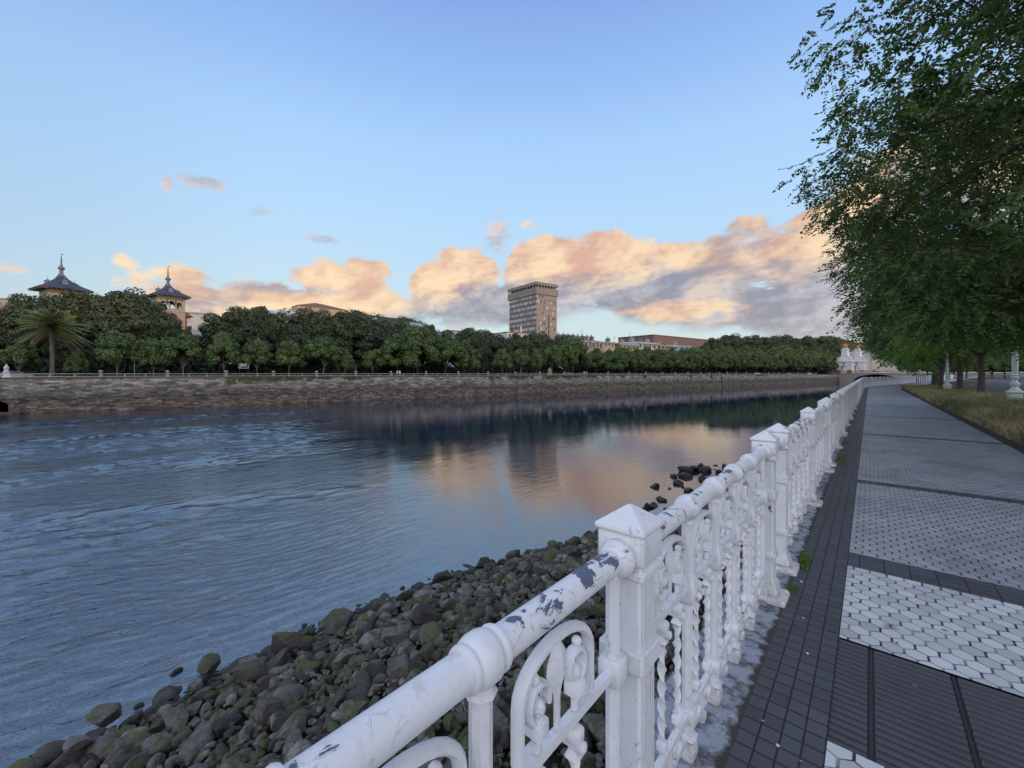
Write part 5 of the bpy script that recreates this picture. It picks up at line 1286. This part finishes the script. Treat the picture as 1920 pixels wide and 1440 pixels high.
# mansard building with many chimneys
def mansard(px0, px1, y_eave, y_top, n, label, wallm, chims, dorm=5, dpt=14, roofm=M_SLATE2):
    pa, da, ta = fpos(px0, n); pb, db, tb = fpos(px1, n); w = tb - ta; c = FB((ta + tb) / 2, n + dpt / 2); dm = (da + db) / 2
    e = empty('mansard_house', (c.x, c.y, FZ), QANG, label, 'building', 'houses rising behind the far avenue'); h = zat(y_eave, dm) - FZ; ht = zat(y_top, dm) - FZ
    b = MB(); b.box(-w / 2, -dpt / 2, 0, w / 2, dpt / 2, h); b.box(-w / 2 - .3, -dpt / 2 - .3, h - .35, w / 2 + .3, dpt / 2 + .3, h - .1); b.build('wall', wallm, e)
    b = MB(); b.ring([[(-w / 2, -dpt / 2, h), (w / 2, -dpt / 2, h), (w / 2, dpt / 2, h), (-w / 2, dpt / 2, h)], [(-w / 2 + 1, -dpt / 2 + 1.2, ht - .4), (w / 2 - 1, -dpt / 2 + 1.2, ht - .4), (w / 2 - 1, dpt / 2 - 1.2, ht - .4), (-w / 2 + 1, dpt / 2 - 1.2, ht - .4)], [(-w / 2 + 2, -dpt / 2 + 3, ht), (w / 2 - 2, -dpt / 2 + 3, ht), (w / 2 - 2, dpt / 2 - 3, ht), (-w / 2 + 2, dpt / 2 - 3, ht)]])
    rf = b.build('roof', roofm, e)
    for k in range(dorm):
        x = -w / 2 + w * (k + .5) / dorm; b = MB(); dw = min(1.1, w / dorm * .34); z0, z1 = h + .25, h + (ht - h) * .72
        b.box(x - dw - .15, -dpt / 2 - .05, z0, x + dw + .15, -dpt / 2 + 1.6, z1); hip_roof(b, 2 * dw + .8, 2.2, z1, z1 + .7, 0, x, -dpt / 2 + .8); dm_ = b.build('dormer', wallm, e)
        b = MB(); b.box(x - dw * .7, -dpt / 2 - .09, z0 + .25, x + dw * .7, -dpt / 2 - .054, z1 - .2); b.build('pane', M_DARKW, dm_)
    for k in range(dorm):
        x = -w / 2 + w * (k + .5) / dorm; win(e, x, h - 2.6, 1.1, 1.6, ('Y', -dpt / 2, -1), None, wallm)
    for k in range(chims):
        x = -w / 2 + w * (k + .6) / chims; b = MB(); b.box(x - .55, -1.2, ht - .6, x + .55, 1.2, ht + 1.9); b.box(x - .7, -1.35, ht + 1.9, x + .7, 1.35, ht + 2.15)
        for q in (-.35, .35): b.lathe([(.2, ht + 2.15), (.18, ht + 2.9), (.24, ht + 3.0)], 8, (x + q, 0, 0))
        b.build('chimney', M_SLATE2 if k % 2 else M_STONEG, e)
    return e
mansard(1062, 1133, 653, 636, 30, 'big blue mansard house with a row of chimneys behind the avenue', M_OCHRE, 8, 5)
mansard(1110, 1172, 649, 640, 34, 'ochre house with paired arched dormers right of the chimneyed mansard', M_OCHRE, 2, 5)
mansard(1166, 1200, 656, 644, 30, 'ochre house with round arched windows in the middle of the house row', M_OCHRE, 1, 4, roofm=M_BROWN)
mansard(1196, 1240, 655, 641, 32, 'house with a pale blue glazed roof behind the avenue', M_OCHRE, 3, 5, roofm=M_GLASSB)
mansard(1238, 1266, 656, 646, 33, 'narrow ochre house with grey bays near the right of the house row', M_OCHRE, 1, 3)
mansard(1262, 1302, 657, 647, 34, 'whitish house with a light glazed roof at the right end of the house row', M_WHITEB, 1, 4, roofm=M_ZINC)
block('warehouse', 1225, 1345, 634, 70, M_BROWN, 'long windowless brown building behind the house row', cols=1, floors=1, roof='flat', roofmat=M_BROWN, dpt=30)
# masts
for px, y0 in ((1091, 617), (1152, 628), (1181, 622)):
    p, dd, _ = fpos(px, 40); b = MB(); b.tube([(0, 0, 0), (0, 0, zat(y0, dd) - FZ)], [.12, .06], 5); zt = zat(y0, dd) - FZ
    b.tube([(-.8, 0, zt - 1.5), (.8, 0, zt - 1.5)], .04, 4); o = b.build('antenna', M_DARKM); o.location = (p.x, p.y, FZ); tag(o, ['thin aerial on the chimneyed mansard roof', 'short aerial rising behind the ochre houses', 'tall thin aerial in the middle of the house row'][[1091, 1152, 1181].index(px)], 'antenna')

# ---------------------------------------------------------------- hills with woods
def hill(name, pts, n0, n1, label, seed, nleaf=26000):
    """ridge: list of (px, y) silhouette at depth line n0, sloping to both sides"""
    V = []; F = []; rows = [0, .25, .5, .75, 1.0, 1.4]; prof_ = [0.0, .45, .8, 1.0, .9, .4]
    cols = []
    for px, y in pts:
        p, dd, tt = fpos(px, n0 + (n1 - n0) * .75); H = zat(y + 4, dd) - FZ
        for u, k in zip(rows, prof_): q = FB(tt, n0 + (n1 - n0) * u, FZ - .6 + max(0, H) * k); V.append(q)
    m = len(rows)
    for i in range(len(pts) - 1):
        for j in range(m - 1): a = i * m + j; F.append((a, a + 1, a + m + 1, a + m))
    g = mesh(name, V, F, plain('hill_soil', (.03, .04, .015), .95, .3, .1)); g['kind'] = 'structure'
    r = np.random.default_rng(seed); A = np.array([v[:] for v in V]).reshape(len(pts), m, 3); nb = 420; Vs = []; Ts = []
    for _ in range(nb):
        i = r.uniform(0, len(pts) - 1.001); j = r.uniform(0, m - 2.2); i0, j0 = int(i), int(j); fi, fj = i - i0, j - j0
        c = A[i0, j0] * (1 - fi) * (1 - fj) + A[i0 + 1, j0] * fi * (1 - fj) + A[i0, j0 + 1] * (1 - fi) * fj + A[i0 + 1, j0 + 1] * fi * fj
        n = nleaf // nb; q = r.normal(size=(n, 3)); q /= np.linalg.norm(q, axis=1)[:, None]; s = r.uniform(2.5, 5.5); pts_ = c + q * s * np.array([1, 1, .8]) * r.uniform(.7, 1.0, (n, 1))
        N = q + np.array([0, 0, .6]); N /= np.linalg.norm(N, axis=1)[:, None]; Vs.append(leaf_quads(r, pts_, N, .75, .6)); Ts.append(np.repeat(np.clip(r.uniform(0, .6) + r.uniform(0, .4, n), 0, 1), 4))
    V = np.concatenate(Vs); o = mesh('woods', V, np.arange(len(V)).reshape(-1, 4), M_LEAF_H, attr=np.concatenate(Ts)); o['kind'] = 'stuff'; tag(o, label, 'woods'); return g
hill('hill', [(480, 640), (505, 590), (530, 578), (560, 579), (590, 583), (625, 585), (650, 582), (690, 585), (730, 590), (770, 594), (790, 600), (810, 640)], 190, 320, 'woods covering the low hill behind the chestnut trees', 81)
hill('hill', [(1180, 650), (1200, 640), (1240, 634), (1280, 632), (1320, 633), (1345, 640)], 200, 300, 'strip of woods above the brown building', 83, 12000)
hill('hill', [(1330, 655), (1360, 640), (1400, 634), (1440, 630), (1470, 626), (1500, 631), (1530, 630), (1555, 626), (1580, 632), (1620, 640), (1700, 640), (1800, 650)], 60, 120, 'wooded hillside behind the far end of the avenue', 85, 36000)
p, dd, tt = fpos(600, 250)
e = empty('hilltop_house', (p.x, p.y, 0), QANG + radians(8), 'long pale building with a low pitched roof on top of the wooded hill', 'building'); z0 = zat(592, dd); z1 = zat(579, dd); w = 66 / FPX * dd * 1.35
b = MB(); b.box(-w / 2, -7, z0 - 8, w / 2, 7, z1); b.build('wall', M_OCHRE, e)
b = MB(); b.add([(-w / 2 - .5, -8, z1), (w / 2 + .5, -8, z1), (w / 2 + .5, 8, z1), (-w / 2 - .5, 8, z1), (-w * .1, 0, z1 + 4.2), (w * .1, 0, z1 + 3.6)], [(0, 1, 5, 4), (2, 3, 4, 5), (1, 2, 5), (3, 0, 4), (0, 3, 2, 1)]); b.build('roof', M_BROWN, e)
# ridge added on the near side to keep the low sun off bank and river
V = []; F = []; sy = list(range(-260, 900, 40))
for yy in sy:
    for x_, hh in ((75, -.3), (100, 14), (135, 24 + 2.5 * sin(yy * .013)), (180, 25), (260, -.3)): V.append((x_ + max(0, yy - 56) * .166, yy, hh + (1.5 * sin(yy * .05) if hh > 0 else 0)))
for i in range(len(sy) - 1):
    for j in range(4): a = i * 5 + j; F.append((a, a + 1, a + 6, a + 5))
g = mesh('shade_ridge', V, F, plain('shade_ridge_green', (.03, .045, .015), .95, .4, .05), smooth_=True); g['kind'] = 'structure'

V = []; F = []
for k in range(41):
    px = 1480 + k * 20; dd = 620; h = 11 + 5 * sin(k * .5) + 3 * sin(k * 1.3)
    for u, z in ((0, -6), (.02, h * .5), (.1, h), (.3, h * .8), (.5, -6)): q = P(px, dd * (1 + u)); V.append((q.x, q.y, z))
for k in range(40):
    for j in range(4): a = 5 * k + j; F.append((a, a + 5, a + 6, a + 1))
g = mesh('hill', V, F, plain('far_wood', (.04, .05, .022), .95, .5, .05, .6), smooth_=True); g['kind'] = 'structure'
# ---------------------------------------------------------------- bridge
pb, db, tb = fpos(1583, -.5)
A = FB(T_END, .5); across = -QN; LB = 96.0; BW = 18.0
e = empty('bridge', (A.x, A.y, 0), atan2(across.y, across.x), 'stone bridge with shallow arches crossing the river in the distance', 'bridge')
ZD = 2.3
b = MB(); spans = [(8, 34), (36, 62), (64, 90)]
def spandrel(b, x0, x1, y0, y1):
    n = 14; zs = -4.0; rise = 4.9; pts = [(x0 + (x1 - x0) * k / n, zs + rise * (1 - (2 * k / n - 1) ** 2) ** .5 * 1.0) for k in range(n + 1)]
    for (xa, za), (xb, zb2) in zip(pts[:-1], pts[1:]):
        V = [(xa, y0, za), (xb, y0, zb2), (xb, y0, ZD - .5), (xa, y0, ZD - .5), (xa, y1, za), (xb, y1, zb2), (xb, y1, ZD - .5), (xa, y1, ZD - .5)]
        b.add(V, [(0, 1, 2, 3), (7, 6, 5, 4), (0, 4, 5, 1)])
for x0, x1 in spans: spandrel(b, x0, x1, 0, BW)
b.build('arches', M_STONEG, e)
b = MB()
for x0, x1 in ((-4, 8), (34, 36), (62, 64), (90, 104)): b.box(x0, -.8 if x0 > 0 else -.3, -7, x1, BW + .8, ZD - .502)
b.build('piers', M_STONEG, e)
b = MB(); b.box(-6, -.5, ZD - .5, 106, BW + .5, ZD); b.build('deck', M_STONEW, e)
for y0 in (-.4, BW + .1):
    b = MB(); b.box(-4, y0, ZD + .75, 104, y0 + .3, ZD + .95)
    for k in range(90): b.box(-3.9 + k * 1.2, y0 + .05, ZD, -3.6 + k * 1.2, y0 + .25, ZD + .75)
    b.build('balustrade', M_STONEG, e)
brg = e
def obelisk(x, y, label, full=True):
    o = brg.matrix_world; ang = atan2(across.y, across.x); q = Vector((A.x + cos(ang) * x - sin(ang) * y, A.y + sin(ang) * x + cos(ang) * y, ZD))
    e = empty('obelisk_tower', q, ang, label, 'monument', 'white towers at the end of the bridge'); e.scale = (1.35, 1.2, 1.1)
    k = 1.0; b = MB()
    b.box(-3.4, -2.6, 0, -1.5, 2.6, 3.2); b.box(1.5, -2.6, 0, 3.4, 2.6, 3.2)   # legs with the arched opening between them
    for j in range(8):
        a0, a1 = pi * j / 8, pi * (j + 1) / 8; xa, za = -1.5 * cos(a0), 3.2 + 1.3 * sin(a0); xb, zb2 = -1.5 * cos(a1), 3.2 + 1.3 * sin(a1)
        b.add([(xa, -2.6, za), (xb, -2.6, zb2), (xb, -2.6, 5), (xa, -2.6, 5), (xa, 2.6, za), (xb, 2.6, zb2), (xb, 2.6, 5), (xa, 2.6, 5)], [(0, 1, 2, 3), (7, 6, 5, 4), (0, 4, 5, 1)])
    b.box(-3.4, -2.6, 3.2, -1.5, 2.6, 5); b.box(1.5, -2.6, 3.2, 3.4, 2.6, 5)
    b.box(-3.4, -2.6, 5, 3.4, 2.6, 7.0); b.sq([(3.9, 7.0), (4.0, 7.2), (3.9, 7.7), (3.0, 7.9)], ratio=.78); b.build('base', M_STONEW, e)
    b = MB(); b.box(-3.5, -2.75, 0, -1.45, -2.603, 1.6); b.box(1.45, -2.75, 0, 3.5, -2.603, 1.6); b.build('red_plinth', M_TERRA, e)
    b = MB(); b.lathe([(.3, 0), (.55, .01), (.55, .12)], 12, (0, -2.62, 5.9)); b.xf(lambda v: (v[0], -2.6 - v[2] + 5.9, 5.9 + (v[1] + 2.62))); b.build('medallion', M_SLATE2, e)
    b = MB(); b.sq([(2.4, 7.9), (2.0, 9.2), (1.6, 10.2), (1.4, 14.8), (1.7, 15.0), (1.7, 15.5), (1.0, 15.8), (1.0, 16.4), (1.4, 16.6)], ch=.18); b.build('shaft', M_STONEW, e)
    b = MB()
    for sx in (-1, 1): 
        b.lathe([(.5, 7.9), (.35, 8.6), (.55, 9.0), (.3, 9.5), (.25, 10.0)], 8, (sx * 2.9, -1.7, 0)); b.tube([(sx * 1.4, -1.4, 11), (sx * 2.0, -1.5, 10.2), (sx * 2.5, -1.6, 8.6)], [.3, .35, .5], 6)
    b.build('corner_urn', M_STONEW, e)
    b = MB(); b.ball((0, 0, 17.6), 1.0, 10); b.tube([(0, 0, 17.5), (.9, 0, 18.6), (1.8, 0, 18.9)], [.5, .5, .15], 6); b.tube([(0, 0, 17.5), (-.9, .2, 18.9), (-1.9, .1, 18.5)], [.5, .45, .12], 6); b.tube([(0, 0, 17.8), (.1, 0, 19.9)], [.5, .1], 6); b.build('gilded_group', M_GOLD, e)
obelisk(3.2, 1.5, 'nearer white bridge tower crowned by an orange gilded group, left one')
obelisk(6.5, 19.0, 'farther white bridge tower right behind the first, partly against the cream building')
# cream building beyond the bridge
p = P(1648, 400, 0); e = empty('apartment_building', (p.x, p.y, 1.5), face_ang(1648), 'large cream building with a central gable beyond the bridge towers', 'building'); k = 400 / FPX
b = MB(); b.box(-58 * k, 0, 0, 42 * k, 16, zat(663, 400) - 1.5); b.box(-10 * k, -1, 0, 16 * k, 15, zat(657, 400) - 1.5); b.build('wall', plain('pale_cream', (.58, .50, .42), .85, .12, .3), e)
b = MB(); z = zat(657, 400) - 1.5; b.add([(-11 * k, -1.2, z), (17 * k, -1.2, z), (3 * k, -1.2, z + 3.5), (-11 * k, 15, z), (17 * k, 15, z), (3 * k, 15, z + 3.5)], [(0, 1, 2), (5, 4, 3), (0, 2, 5, 3), (1, 4, 5, 2)])
z2 = zat(663, 400) - 1.5; b.add([(-58 * k, -.3, z2), (-11.2 * k, -.3, z2), (-11.2 * k, 16, z2), (-58 * k, 16, z2), (-30 * k, 8, z2 + 4.5), (-20 * k, 8, z2 + 4.5)], [(0, 1, 5, 4), (2, 3, 4, 5), (1, 2, 5), (3, 0, 4)]); b.build('roof', M_CREAM, e)
for x, z, w_, h_ in ((2 * k, zat(673, 400) - 1.5, 9, 1.9), (-8 * k, zat(673, 400) - 1.5, 1.2, 2.2), (14 * k, zat(673, 400) - 1.5, 1.2, 2.2), (-38 * k, zat(672, 400) - 1.5, 1, 1), (-30 * k, zat(666, 400) - 1.5, 1, 1)): win(e, x, z, w_, h_, ('Y', -1.0 if abs(x) < 18 * k else 0.0, -1), None, M_OCHRE)

# ---------------------------------------------------------------- vehicles
def car(loc, rz, col, label, name='parked_car', sc=1.0, group=None):
    e = empty(name, loc, rz, label, 'car', group); m = plain(f'car_paint_{col[0]:.2f}{col[1]:.2f}{col[2]:.2f}', col, .3, .05)
    def body(prof_, hw, inset, nm, mat):
        b = MB(); R = []
        for s, f in ((-1, 1 - inset), (-1, 1), (1, 1), (1, 1 - inset)):
            pass
        V = [(x, -hw * (1 - inset * (z > .95)), z) for x, z in prof_] + [(x, hw * (1 - inset * (z > .95)), z) for x, z in prof_]; n = len(prof_)
        F = [tuple(range(n - 1, -1, -1)), tuple(range(n, 2 * n))] + [(i, (i + 1) % n, n + (i + 1) % n, n + i) for i in range(n)]
        b.add(V, F); return b.build(nm, mat, e)
    body([(-2.1, .35), (2.1, .35), (2.15, .6), (2.0, .82), (1.1, .93), (-1.9, .95), (-2.1, .8)], .86, 0, 'body', m)
    cb = body([(1.05, .932), (.45, 1.42), (-1.1, 1.45), (-1.85, .952)], .80, .16, 'cabin', m)
    b = MB()
    for s in (-1, 1): b.add([(.85, s * .79, .97), (.38, s * .70, 1.36), (-1.05, s * .70, 1.38), (-1.55, s * .79, .98)], [(0, 1, 2, 3)])
    b.add([(1.08, -.62, .97), (1.08, .62, .97), (.52, .55, 1.38), (.52, -.55, 1.38)], [(0, 1, 2, 3)]); b.build('window', M_DARKW, cb)
    for x in (-1.3, 1.3):
        for s in (-1, 1):
            b = MB(); b.lathe([(.2, -.1), (.33, -.1), (.33, .1), (.2, .1)], 14, (x, s * .80, .33), 'Y'); w = b.build('wheel', M_DARKM, e)
    for s in (-1, 1):
        b = MB(); b.box(2.08, s * .62 - .16, .60, 2.17, s * .62 + .16, .74); b.build('headlight', M_GLASS, e)
    return e
def bus(loc, rz, label):
    e = empty('bus', loc, rz, label, 'bus'); b = MB(); b.box(-6, -1.25, .4, 6, 1.25, 1.5); b.build('lower_body', M_WHITEB, e)
    b = MB(); b.box(-5.95, -1.24, 1.5, 5.95, 1.24, 3.0); b.build('upper_body', plain('teal_bus', (.03, .09, .10), .35, .1), e)
    b = MB(); b.box(-5.7, -1.27, 1.7, 5.7, -1.242, 2.6); b.box(-5.7, 1.242, 1.7, 5.7, 1.27, 2.6); b.build('window_band', M_DARKW, e)
    b = MB(); b.box(-5.9, -1.2, 3.0, 5.9, 1.2, 3.15); b.build('roof', M_ZINC, e)
    for x in (-3.8, 3.6):
        for s in (-1, 1): b = MB(); b.lathe([(.25, -.14), (.48, -.14), (.48, .14), (.25, .14)], 14, (x, s * 1.15, .48), 'Y'); b.build('wheel', M_DARKM, e)
ang = atan2(across.y, across.x)
def onbr(x, y): return (A.x + cos(ang) * x - sin(ang) * y, A.y + sin(ang) * x + cos(ang) * y, ZD)
bus(onbr(40, 5), ang, 'teal and white bus crossing the distant bridge')
for x, y_, c, l in ((8, 4, (.35, .35, .37), 'silver car on the bridge nearest the white towers'), (14, 4, (.5, .5, .5), 'pale car on the bridge behind the silver one'), (20, 4, (.12, .12, .13), 'dark car in the middle of the bridge queue'), (27, 4, (.55, .55, .55), 'white car on the bridge ahead of the bus')):
    car(onbr(x, y_), ang, c, l, 'car', group='cars on the bridge')
for px, n, c, l in ((1065, 3.2, (.05, .12, .28), 'blue car parked under the trees on the far bank'), (1090, 3.4, (.03, .03, .035), 'dark car parked right of the blue one on the far bank'), (30, 9, (.35, .35, .36), 'silver car behind the statue on the far bank'), (60, 10, (.04, .04, .05), 'dark car between the statue and the palm'), (1420, 5, (.6, .6, .6), 'white car at the far end of the avenue'), (1480, 5, (.3, .3, .32), 'grey car at the far end of the avenue, near the bridge'), (1518, 5, (.7, .7, .7), 'pale van-like car beside the bridge end')):
    p, dd, _ = fpos(px, n); car((p.x, p.y, FZ), QANG, c, l, group='cars parked on the far bank')
for k, (x, y_, c, l) in enumerate(((27, 95, (.03, .03, .04), 'black car parked across the road seen between the trunks'), (27, 84, (.04, .05, .07), 'dark blue car parked across the road at the right'), (27, 108, (.5, .5, .52), 'white car parked across the road far behind the trunks'), (26.5, 74, (.18, .02, .02), 'dark red car parked across the road at the right edge'))):
    car((x, y_, 0), radians(80), c, l, group='cars parked across the road')
# pale low wall and rail across the road
b = MB(); b.box(0, 0, 0, .25, 130, .75); b.build('low_wall', plain('pale_wall', (.40, .42, .46), .8, .15, .5)).location = (23.2, 40, 0)
o = bpy.data.objects['low_wall']; o.rotation_euler = (0, 0, radians(-7)); tag(o, 'pale low wall across the road beyond the trees', 'wall')

# ---------------------------------------------------------------- people, lamps and signs on the far bank
def person(loc, rz, label, cols):
    me = bpy.data.meshes.new('person'); J = [(0, 0, .95), (0, 0, 1.2), (0, 0, 1.45), (0, 0, 1.56), (0, .01, 1.68), (-.19, 0, 1.42), (-.24, .02, 1.15), (-.22, .12, .92), (.19, 0, 1.42), (.24, .02, 1.15), (.22, .1, .92), (-.1, 0, .9), (-.12, .04, .5), (-.12, 0, .06), (-.12, .14, .03), (.1, 0, .9), (.12, -.04, .5), (.13, -.12, .06), (.13, .0, .03)]
    E = [(0, 1), (1, 2), (2, 3), (3, 4), (2, 5), (5, 6), (6, 7), (2, 8), (8, 9), (9, 10), (0, 11), (11, 12), (12, 13), (13, 14), (0, 15), (15, 16), (16, 17), (17, 18)]
    Rr = [.14, .14, .15, .06, .105, .07, .05, .035, .07, .05, .035, .1, .075, .05, .04, .1, .075, .05, .04]
    me.from_pydata(J, E, []); o = bpy.data.objects.new('person', me); COL.objects.link(o); m = o.modifiers.new('skin', 'SKIN'); o.modifiers.new('sub', 'SUBSURF').levels = 1
    for i, v in enumerate(me.skin_vertices[0].data): v.radius = (Rr[i], Rr[i] * .8)
    me.skin_vertices[0].data[0].use_root = True
    def f(t, p):
        z = node(t, 'SeparateXYZ', {'Vector': node(t, 'TexCoord').outputs['Object']}).outputs['Z']
        c = mixc(t, mth(t, 'GREATER_THAN', z, .95), cols[0], cols[1]); c = mixc(t, mth(t, 'GREATER_THAN', z, 1.52), c, (.4, .22, .15)); c = mixc(t, mth(t, 'GREATER_THAN', z, 1.70), c, (.03, .02, .015)); setp(t, p, Base_Color=c, Roughness=.8)
    me.materials.append(material('clothes_%d' % len(MATS), f)); o.location = loc; o.rotation_euler = (0, 0, rz); tag(o, label, 'person', 'people walking on the far bank')
for px, l, c in ((745, 'left one of two people in pale clothes walking behind the far railing', ((.1, .1, .12), (.6, .5, .48))), (749.5, 'right one of two people in pale clothes walking behind the far railing', ((.5, .5, .5), (.65, .65, .65))), (1095.5, 'person in white left of a companion near the blue car', ((.5, .5, .5), (.7, .7, .7))), (1099.5, 'person in white right of a companion near the blue car', ((.55, .55, .55), (.65, .62, .6)))):
    p, dd, _ = fpos(px, 1.9); person((p.x, p.y, FZ + .15), QANG, l, c)
for px, yt, l in ((252, 676, 'slim grey pole between small trees left of centre'), (908, 682, 'dark street lamp with a round head right of the avenue gap'), (667, 683, 'grey street lamp post behind the far railing'), (977, 688, 'thin pole behind the far railing beside the small trees')):
    p, dd, _ = fpos(px, 3.0); h = zat(yt, dd) - FZ; e = empty('street_lamp', (p.x, p.y, FZ), 0, l, 'street lamp', 'street lamps on the far bank')
    b = MB(); b.lathe([(.12, 0), (.10, .3), (.055, .5), (.05, h - .35)], 8); b.build('pole', M_DARKM if px == 908 else M_ZINC, e)
    b = MB(); b.lathe([(.06, h - .35), (.2, h - .28), (.22, h - .1), (.12, h), (.02, h + .1)], 10); b.build('lamp_head', M_DARKM, e)
p, dd, _ = fpos(1030.5, 2.4); b = MB(); b.sq([(.5, 0), (.42, 2.4), (.2, 2.75), (.02, 2.95)], ch=.05); o = b.build('stone_pillar', M_STONEG); o.location = (p.x, p.y, FZ); tag(o, 'pointed grey stone pillar behind the far railing', 'pillar')
def signboard():
    p, dd, _ = fpos(457, 3.4); k = dd / FPX; e = empty('signboard', (p.x, p.y, FZ), face_ang(457), 'dark framed signboard on two legs with white lettering', 'sign'); z0, z1 = zat(690, dd) - FZ, zat(682, dd) - FZ; w = 14.5 * k
    b = MB(); b.box(-w / 2, -.04, z0, w / 2, .04, z1); b.build('board', M_DARKM, e)
    b = MB(); f = .08
    b.box(-w / 2 - f, -.06, z0 - f, w / 2 + f, .06, z0); b.box(-w / 2 - f, -.06, z1, w / 2 + f, .06, z1 + f); b.box(-w / 2 - f, -.06, z0, -w / 2, .06, z1); b.box(w / 2, -.06, z0, w / 2 + f, .06, z1); b.build('frame', M_STONEW, e)
    b = MB(); hh = z1 - z0
    for q, (x0, x1, a, c) in enumerate(((-.40, -.33, .12, .60), (-.36, -.20, .45, .88), (-.17, -.10, .40, .90), (-.07, .0, .40, .86), (.03, .08, .36, .80), (.10, .18, .50, .84), (.20, .25, .35, .95), (.27, .36, .62, .92), (-.30, .22, .56, .68))):
        b.box(x0 * w, -.06, z0 + hh * a, x1 * w, -.041, z0 + hh * c)
    b.build('lettering', M_STONEW, e)
    b = MB()
    for s in (-1, 1): b.box(s * w * .46 - .04, -.04, 0, s * w * .46 + .04, .04, z0 - f)
    b.build('leg', M_DARKM, e)
signboard()
print('rocks', len(rocks), 'objs', len(bpy.data.objects))
